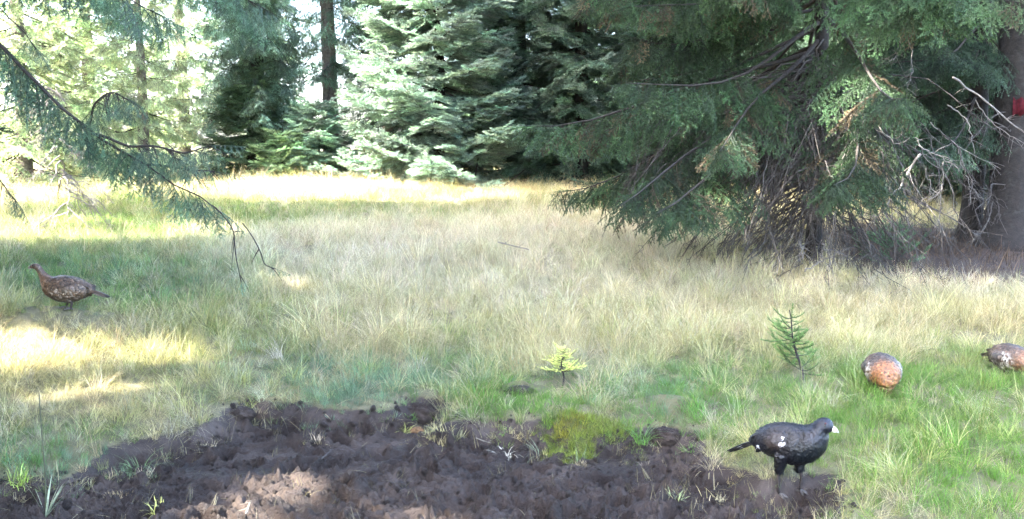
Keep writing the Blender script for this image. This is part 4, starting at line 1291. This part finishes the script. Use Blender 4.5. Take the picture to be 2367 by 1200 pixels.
# patches of grass kinds: centre and spread in the meadow given through the photograph's pixels
PATCH = [
    (1000, 560, 420, 50, 6.0, 'pale'), (1250, 550, 350, 50, 5.0, 'pale'), (700, 610, 240, 50, 1.6, 'pale'), (2000, 650, 450, 45, 2.0, 'pale'), (1700, 640, 300, 30, 1.5, 'pale'),
    (700, 500, 400, 26, 4.0, 'green'), (1050, 485, 250, 22, 2.0, 'olive'), (800, 500, 300, 30, 1.0, 'blue'), (950, 455, 350, 16, 1.5, 'dry'), (1250, 470, 250, 25, 1.2, 'blue'),
    (250, 480, 260, 50, 2.2, 'green'), (120, 575, 150, 30, 2.5, 'yellow'), (180, 590, 160, 20, 1.5, 'moss'), (250, 640, 270, 50, 7.0, 'blue'), (100, 650, 200, 55, 7.0, 'green'), (330, 690, 200, 30, 3.0, 'green'), (300, 545, 250, 35, 4.0, 'green'), (420, 510, 300, 30, 3.0, 'moss'), (420, 620, 120, 50, 1.2, 'yellow'),
    (1300, 590, 220, 22, 1.2, 'green'), (1620, 590, 150, 30, 1.5, 'green'),
    (600, 720, 170, 60, 2.2, 'green'), (520, 800, 220, 90, 2.0, 'olive'), (480, 760, 200, 60, 1.6, 'moss'), (350, 660, 160, 60, 3.0, 'green'), (1080, 810, 80, 60, 2.0, 'green'), (1620, 830, 160, 60, 1.6, 'green'), (880, 760, 350, 90, 2.2, 'dry'), (1500, 740, 500, 90, 2.4, 'dry'), (1200, 650, 700, 70, 1.6, 'pale'), (1350, 830, 350, 40, 1.2, 'dry'), (2100, 730, 350, 50, 1.6, 'dry'), (950, 690, 400, 60, 1.2, 'pale'), (1200, 700, 900, 120, .6, 'olive'),
    (200, 850, 330, 90, 2.8, 'yellow'), (120, 760, 200, 60, 1.6, 'dry'), (300, 930, 240, 50, 1.4, 'dry'), (350, 900, 300, 60, .8, 'moss'),
    (640, 870, 170, 55, 2.0, 'blue'), (780, 880, 90, 50, 1.8, 'blue'), (620, 850, 150, 60, 1.0, 'moss'), (860, 930, 110, 40, 2.0, 'blue'), (980, 870, 140, 35, 2.2, 'blue'), (1080, 840, 60, 50, 1.6, 'green'),
    (1100, 945, 130, 35, 2.5, 'green'), (1180, 930, 120, 45, 1.8, 'vivid'), (1300, 960, 90, 40, 2.5, 'vivid'), (1490, 1010, 60, 50, 3.0, 'vivid'), (1560, 960, 80, 45, 2.0, 'blue'), (1700, 900, 220, 50, 2.0, 'green'),
    (1650, 960, 120, 60, 2.4, 'vivid'), (1450, 870, 220, 45, 1.0, 'blue'), (1600, 820, 200, 50, .9, 'olive'),
    (2150, 960, 260, 80, 3.2, 'vivid'), (2200, 1100, 260, 120, 4.5, 'vivid'), (2050, 900, 300, 40, 2.0, 'green'), (2300, 880, 150, 50, 2.0, 'green'), (1980, 1000, 120, 80, 2.6, 'vivid'), (2100, 840, 300, 30, .9, 'olive'),
    (2200, 1010, 300, 160, 3.5, 'olive'), (2050, 1080, 160, 100, 2.5, 'dry'), (1780, 1010, 150, 60, 2.5, 'olive'), (80, 1080, 170, 40, 3.0, 'blue'), (150, 1060, 120, 40, 1.8, 'green'), (50, 1000, 150, 40, 1.2, 'green'),
]
KEYS = list(GC)
def grass_weights(u, v):
    W = np.zeros((len(u), len(KEYS))) + 1e-4
    W[:, KEYS.index('dry')] += .6; W[:, KEYS.index('pale')] += .35; W[:, KEYS.index('olive')] += .26; W[:, KEYS.index('green')] += .11
    for cu, cv, ru, rv, w, k in PATCH:
        if cv > 835 and k in ('vivid', 'green', 'blue'): w = w * 2.6
        W[:, KEYS.index(k)] += w * np.exp(-((u - cu) / ru) ** 2 - ((v - cv) / rv) ** 2)
    return W / W.sum(1, keepdims=True)

def grass():
    r = np.random.default_rng(31)
    X, Y, SZ = [], [], []
    for y0, y1, s, sz in ((3.6, 9.5, .078, .95), (9.5, 13, .1, 1.05), (13, 19, .13, 1.15), (19, 27, .2, 1.4), (27, 46, .42, 1.9)):
        ys = np.arange(y0, y1, s)
        for y in ys:
            half = .5 * y + 1.8
            xs = np.arange(-half, half, s)
            X.append(xs + r.uniform(-.55, .55, len(xs)) * s); Y.append(y + r.uniform(-.55, .55, len(xs)) * s); SZ.append(np.full(len(xs), sz))
    X = np.concatenate(X); Y = np.concatenate(Y); SZ = np.concatenate(SZ)
    sd = mud_sd(X, Y) + .09 * fbm(X * 3.5, Y * 3.5, 2)
    tuft = fbm(X * 2.3 + 4, Y * 2.3, 3)
    edge_keep = (sd < .04) | ((sd < .40) & (tuft > .18)) | ((sd < .16) & (r.random(len(X)) < .4))
    lit = np.exp(-(((X - 6.8) / 2.8) ** 2 + ((Y - 15.5) / 3.6) ** 2)) * 1.5
    keep = edge_keep & (r.random(len(X)) > lit * 1.1)
    # bare trampled spots along the bank
    keep &= ~((sd > -.2) & (fbm(X * 1.7 + 11, Y * 1.7 + 5, 2) > .5))
    X, Y, SZ, sd = X[keep], Y[keep], SZ[keep], sd[keep]
    Z = ground_h(X, Y)
    jx, jy = r.normal(size=len(X)) * .05 * Y / 7, r.normal(size=len(X)) * .10 * Y / 7
    U, V = project(X + jx + .25 * fbm(X * 1.3, Y * 1.3, 2), Y + jy + .5 * fbm(X * 1.1 + 7, Y * 1.1, 2), Z)
    W = grass_weights(U, V)
    cum = W.cumsum(1); q = r.random(len(X))[:, None]
    k = (q > cum).sum(1).clip(0, len(KEYS) - 1)
    key = np.array(KEYS)[k]
    col = np.array([GC[a] for a in KEYS])[k]
    # neighbouring clumps shade into one another
    mean = W @ np.array([GC[a] for a in KEYS]); col = .6 * col + .4 * mean
    col = col * r.lognormal(0, .16, (len(X), 1)) * (1 + r.normal(size=(len(X), 3)) * .05)
    dryish = np.isin(key, ['dry', 'pale', 'yellow'])
    pick = np.where(dryish, np.where(r.random(len(X)) < .68, r.integers(0, 5, len(X)), r.integers(5, 8, len(X))), r.integers(8, 12, len(X)))
    pick = np.where(np.isin(key, ['moss']), r.integers(12, 15, len(X)), pick)
    pick = np.where(np.isin(key, ['olive']) & (r.random(len(X)) < .5), r.integers(0, 5, len(X)), pick)
    pick = np.where((sd > .05), r.integers(12, 15, len(X)), pick)
    tall = .75 + .55 * (fbm(X * .9 + 3, Y * .9, 3) + .25)
    s = SZ * np.clip(tall, .5, 1.35) * r.uniform(.7, 1.2, len(X))
    s = np.where(sd > -.2, s * np.clip(.8 - sd * 1.0, .55, 1), s)
    # tussocks: tall in the middle, shade painted into the gaps between
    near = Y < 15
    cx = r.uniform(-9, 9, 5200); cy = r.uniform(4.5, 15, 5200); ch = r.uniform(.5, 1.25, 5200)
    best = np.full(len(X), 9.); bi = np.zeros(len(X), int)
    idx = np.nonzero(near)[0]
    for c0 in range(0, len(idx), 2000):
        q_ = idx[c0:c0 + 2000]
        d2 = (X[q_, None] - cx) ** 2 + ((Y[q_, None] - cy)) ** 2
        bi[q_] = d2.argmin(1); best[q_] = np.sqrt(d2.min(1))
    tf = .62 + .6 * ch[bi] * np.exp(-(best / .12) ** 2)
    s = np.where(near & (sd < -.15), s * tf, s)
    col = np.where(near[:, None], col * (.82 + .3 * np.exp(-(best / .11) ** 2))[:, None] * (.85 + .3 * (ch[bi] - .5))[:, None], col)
    s = s * (.84 + .16 * sstep(6.9, 8.6, Y))
    s = np.where(sd > .05, s * 1.5, s)
    # keep the birds from being buried
    for u, v, rad, f in ((160, 718, .45, .55), (2037, 897, .2, 1.15), (2336, 864, .22, 1.1), (1822, 1137, .36, .7), (1300, 892, .2, .6), (1856, 888, .25, .7)):
        p = on_ground(u, v); d = np.hypot(X - p[0], (Y - p[1] + .12) / 1.5)
        s = np.where(d < rad, s * f, s)
    lx = np.where(near, (X - cx[bi]) / .12 * .35, 0).clip(-.6, .6); ly = np.where(near, (Y - cy[bi]) / .12 * .35, 0).clip(-.6, .6)
    rz = r.uniform(0, 6.283, len(X))
    # lean outwards from the tussock's middle (euler XYZ: tilt first, then turn)
    rot = np.column_stack([r.normal(size=len(X)) * .12 - (ly * np.cos(rz) - lx * np.sin(rz)), r.normal(size=len(X)) * .12 + (lx * np.cos(rz) + ly * np.sin(rz)), rz])
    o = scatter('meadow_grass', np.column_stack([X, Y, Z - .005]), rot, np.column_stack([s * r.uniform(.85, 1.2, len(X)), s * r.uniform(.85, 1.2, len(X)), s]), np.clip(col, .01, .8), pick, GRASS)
    tag(o, 'dry straw and green grass covering the whole meadow', 'grass', kind='stuff')
    return len(X)
print('grass clumps', grass())

# ------------------------------------------------------------------ small things on the mud and the bank
def blade_tuft(name, label, u, v, n, L, curl, spread, w, col, seed, cat='grass tuft', group='tufts at the mud'):
    """one tuft whose blades hang over the mud, real ribbons"""
    b = on_ground(u, v)
    r = np.random.default_rng(seed)
    o = clump(name, seed, n, L, .05, spread, curl, w, 6)
    COL.objects.link(o)
    m, nt, bs = new_mat(name + '_blades')
    va = N(nt, 'ShaderNodeAttribute', attribute_type='GEOMETRY', attribute_name='var')
    mul = N(nt, 'ShaderNodeVectorMath', operation='SCALE'); mul.inputs[0].default_value = col
    nt.links.new(va.outputs['Fac'], mul.inputs['Scale']); nt.links.new(mul.outputs[0], bs.inputs['Base Color'])
    bs.inputs['Roughness'].default_value = .5
    o.data.materials.clear(); o.data.materials.append(m)
    o.location = b; o.rotation_euler = (0, 0, r.uniform(0, 6.283))
    return tag(o, label, cat, group)
blade_tuft('grass_tuft', 'drooping green grass tuft lying on the dark mud below the straw bank', 318, 1088, 60, .27, 2.0, .7, .006, (.10, .15, .055), 901)
blade_tuft('grass_tuft', 'grey green grass tuft hanging over the edge of a dark hoof hole', 1255, 1055, 46, .2, 2.1, .6, .006, (.17, .21, .12), 902)
blade_tuft('grass_tuft', 'small limp grass tuft beside the tuft hanging over the hoof hole', 1340, 1060, 34, .16, 1.9, .6, .005, (.15, .21, .10), 903)
blade_tuft('grass_tuft', 'vivid green grass tuft rising from the torn bank', 1480, 1020, 70, .24, .9, .5, .006, (.13, .27, .05), 904)
blade_tuft('grass_tuft', 'pale yellow grass tuft by the brown crumbly clod', 940, 990, 40, .15, 1.2, .7, .005, (.4, .40, .12), 905)
blade_tuft('grass_tuft', 'bright lime grass tuft beside the tall dark stem', 45, 1112, 60, .14, 1.0, .6, .007, (.33, .45, .08), 906)
blade_tuft('grass_tuft', 'small yellow leaf tuft sprouting from bare mud', 365, 1180, 30, .10, 1.0, .6, .008, (.5, .48, .12), 907)
blade_tuft('grass_tuft', 'tiny green tuft alone in the dark purple mud', 1567, 1145, 22, .07, 1.1, .6, .005, (.25, .3, .12), 908)
blade_tuft('grass_tuft', 'pale dead grass tuft lying on a slick mud patch', 1168, 1050, 26, .16, 2.0, .8, .005, (.42, .38, .28), 909)

# tall dark stem with pale leaves round its foot
def rush():
    b = on_ground(106, 1192); r = np.random.default_rng(44)
    root = empty('rush_plant', b, 'tall thin dark rush stem with pale blades at its foot', 'plant')
    top = at_depth(93, 910, b[1]) - b
    t = np.linspace(0, 1, 10)
    p = np.column_stack([top[0] * t + .006 * np.sin(t * 5), 0 * t, top[2] * t])
    m = plain('rush_stem_skin', (.05, .055, .03), .6)
    mesh_obj('stem', *tube(p, np.linspace(.0055, .0032, 10), 7), m, root)
    m2 = plain('rush_leaf_skin', (.24, .27, .17), .55)
    for k in range(11):
        a = r.uniform(0, 6.283); l = r.uniform(.16, .34); th = r.uniform(.15, .75); q = np.linspace(0, 1, 7)
        d = np.array([math.cos(a), math.sin(a), 0]); sd = np.array([-d[1], d[0], 0])
        c = d * (np.sin(th) * l * q)[:, None] + np.array([0, 0, 1.]) * (l * np.cos(th) * q - .12 * l * q ** 3)[:, None] - [0, 0, .01]
        w = (.0045 * (1 - q ** 2) + .0006)[:, None]
        v = np.vstack([c - sd * w, c + [0, 0, .0] + d * .0015, c + sd * w]); f = [(i, i + 1, i + 8, i + 7) for i in range(6)] + [(i + 7, i + 8, i + 15, i + 14) for i in range(6)]
        mesh_obj('leaf', v, f, m2, root)
rush()

# clods of torn peat
def clod(label, u, v, rx, ry, rz_, seed, mat, cat='clod', name='peat_clod'):
    r = np.random.default_rng(seed)
    v0, f = ball((0, 0, 0), 1.0, 40, 26)
    n = fbm(v0[:, 0] * 2.2 + seed + v0[:, 2], v0[:, 1] * 2.2 + v0[:, 2] * 1.7, 5, 2.1, .62)
    v1 = v0 * (1 + .34 * n)[:, None] * [rx, ry, rz_]
    b = on_ground(u, v)
    o = mesh_obj(name, v1, f, mat)
    o.location = (b[0], b[1], b[2] + rz_ * .15)
    return tag(o, label, cat, 'clods along the bank')
clod('large dark peat clod pushed up on the bank beside the yellow grass tuft', 972, 962, .12, .10, .085, 3, M['mud'])
clod('dark turf clod half hidden in grass left of the yellow sapling', 1200, 905, .11, .07, .04, 8, M['mud'])
M['rust'] = plain('rusty_peat', (.12, .07, .035), .9, .2, 40, .5)
clod('small rust brown crumbly clod at the edge of the mud', 965, 1000, .05, .04, .035, 13, M['rust'])
clod('dark clod under the vivid green tuft on the torn bank', 1540, 1015, .11, .08, .07, 17, M['mud'])
clod('low dark clod at the foot of the straw bank', 560, 960, .10, .07, .05, 23, M['mud'])

# moss cushion on the bank
def moss():
    b = on_ground(1345, 985); r = np.random.default_rng(61)
    root = empty('moss_cushion', b, 'yellow green moss cushion with a rusty patch on the mud bank', 'moss')
    m, nt, bs = new_mat('moss_body')
    nt.links.new(ramp(nt, noise(nt, 9, 4), [(.35, (.035, .042, .01)), (.55, (.06, .066, .014)), (.7, (.075, .05, .018))]), bs.inputs['Base Color']); bs.inputs['Roughness'].default_value = 1
    # a low hummock that follows the bank
    q, a = np.meshgrid(np.linspace(0, 1, 12), np.linspace(0, 2 * math.pi, 40, endpoint=False), indexing='ij')
    rad = 1 + .22 * np.sin(3 * a + 1) + .12 * np.sin(7 * a)
    x, y = .24 * q * rad * np.cos(a), .16 * q * rad * np.sin(a)
    def hz(x, y, q): return ground_h(x + b[0], y + b[1]) - b[2] + .035 * (1 - q ** 2) - .012 + .012 * fbm(x * 14, y * 14, 3)
    v = np.column_stack([x.ravel(), y.ravel(), hz(x, y, q).ravel()])
    f = [(i * 40 + j, (i + 1) * 40 + j, (i + 1) * 40 + (j + 1) % 40, i * 40 + (j + 1) % 40) for i in range(11) for j in range(40)]
    mesh_obj('cushion', v, f, m, root)
    k = 420
    a = r.uniform(0, 6.283, k); q = np.sqrt(r.random(k)); rad = 1 + .22 * np.sin(3 * a + 1) + .12 * np.sin(7 * a)
    x, y = .30 * q * rad * np.cos(a), .20 * q * rad * np.sin(a)
    c = np.array([.19, .235, .05])[None] * r.lognormal(0, .25, (k, 1)) * np.where((np.hypot(x + .08, y - .03) < .1)[:, None], [[1.2, .92, .9]], [[1, 1, 1]])
    scatter('moss_shoots', np.column_stack([x, y, hz(x, y, q) - .01]), np.column_stack([r.normal(size=k) * .35, r.normal(size=k) * .35, a]), r.uniform(.35, .7, k), c, r.integers(12, 15, k), GRASS, root)
moss()

# sticks and a log
def stick(name, label, pix, rad, mat, lift=.03, cat='stick', seed=1):
    r = np.random.default_rng(seed)
    pts = np.array([on_ground(u, v) + [0, 0, lift] for u, v in pix])
    o_ = pts[0].copy(); pts = pts - o_
    t = np.linspace(0, len(pts) - 1, 14)
    p = np.column_stack([np.interp(t, np.arange(len(pts)), pts[:, i]) for i in range(3)])
    for _ in range(2): p[1:-1] = (p[:-2] + 2 * p[1:-1] + p[2:]) / 4
    mb = MB().add(*tube(p, np.linspace(rad, rad * .5, 14) * r.uniform(.85, 1.15, 14), 9))
    for k in range(3):
        i = r.integers(3, 12); d = unit(r.normal(size=3) + [0, 0, .7]); q = np.linspace(0, 1, 4)[:, None]
        mb.add(*tube(p[i] + d * rad * 9 * q, np.linspace(rad * .4, rad * .1, 4), 5))
    o = mb.build(name, mat); o.location = o_
    return tag(o, label, cat)
stick('fallen_stick', 'thin pale stick lying across the dry grass of the meadow', [(1152, 602), (1185, 612), (1222, 622)], .012, M['root'], .26, seed=3)
stick('fallen_log', 'dark fallen log under the skirt of the layered pale spruce', [(1020, 436), (1100, 437), (1190, 438)], .10, M['bark'], .06, 'log', seed=4)
stick('fallen_stick', 'short pale root stub poking from the mud', [(570, 1198), (576, 1180), (580, 1170)], .007, M['root'], .03, seed=5)
stick('fallen_stick', 'straw coloured stick on the mud by the slick patch', [(1100, 1022), (1120, 1030), (1135, 1034)], .004, M['root'], .03, seed=6)
stick('fallen_stick', 'thin dark twig lying on the mud near the sunlit patch', [(742, 1072), (758, 1058), (770, 1045)], .005, M['dead'], .03, seed=7)

# crumbs of peat and bits of straw over the wallow
def crumbs():
    r = np.random.default_rng(71)
    pr = []
    for i in range(3):
        v0, f = ball((0, 0, 0), 1.0, 9, 6)
        n = fbm(v0[:, 0] * 1.8 + i * 7 + v0[:, 2], v0[:, 1] * 1.8 + v0[:, 2], 3)
        pr.append(mesh_obj('crumb_%d' % i, v0 * (1 + .5 * n)[:, None] * [1, .8, .6], f, M['mud'], None, True, link=False))
    coll = proto_collection('crumbs', pr)
    n = 7000
    X = r.uniform(-3.8, 2.3, n); Y = r.uniform(5.0, 7.7, n)
    sd = mud_sd(X, Y); dens = fbm(X * 1.6, Y * 1.6, 3)
    k = (sd > -.1) & (r.random(n) < .35 + 1.1 * dens); X, Y = X[k], Y[k]; n = len(X)
    Z = ground_h(X, Y, True)
    s_ = r.lognormal(math.log(.011), .5, n).clip(.004, .035)
    o = scatter('peat_crumbs', np.column_stack([X, Y, Z]), r.uniform(0, 6.28, (n, 3)), s_, np.ones((n, 3)), r.integers(0, 3, n), coll)
    tag(o, 'small dark crumbs of peat strewn over the mud wallow', 'peat')
    st = [clump('straw_%d' % i, 700 + i, 5, .13, .05, 1.5, .35, .0035, 3) for i in range(3)]
    coll2 = proto_collection('straws', st)
    n = 1700
    X = r.uniform(-3.8, 2.3, n); Y = r.uniform(5.0, 7.7, n); sd = mud_sd(X, Y)
    k = (sd > -.05) & (r.random(n) < np.clip(.9 - sd * 1.3, .12, 1)); X, Y = X[k], Y[k]; n = len(X)
    o = scatter('straw_litter', np.column_stack([X, Y, ground_h(X, Y, True) + .012]), np.column_stack([r.normal(size=(n, 2)) * .2, r.uniform(0, 6.28, n)]), r.uniform(.6, 1.4, n),
                np.array([.24, .21, .13])[None] * r.lognormal(0, .4, (n, 1)) * np.ones((1, 3)), r.integers(0, 3, n), coll2)
    tag(o, 'loose straw blades scattered on the mud wallow', 'straw')
crumbs()

def forest_floor():
    r = np.random.default_rng(91)
    tw = []
    for i in range(3):
        o = clump('twiglet_%d' % i, 740 + i, 9, .17, .12, 1.9, .2, .006, 3); tw.append(o)
    coll = proto_collection('twiglets', tw)
    n = 2600
    X = r.normal(6.6, 2.2, n); Y = r.normal(15.3, 2.4, n)
    k = (Y > 11.5); X, Y = X[k], Y[k]; n = len(X)
    o = scatter('needle_litter', np.column_stack([X, Y, ground_h(X, Y) + .02]), np.column_stack([r.normal(size=(n, 2)) * .25, r.uniform(0, 6.28, n)]), r.uniform(.6, 1.7, n),
                np.array([.075, .05, .036])[None] * r.lognormal(0, .5, (n, 1)) * np.ones((1, 3)), r.integers(0, 3, n), coll)
    tag(o, 'brown twigs and needle litter under the shaded trunks', 'litter')
forest_floor()
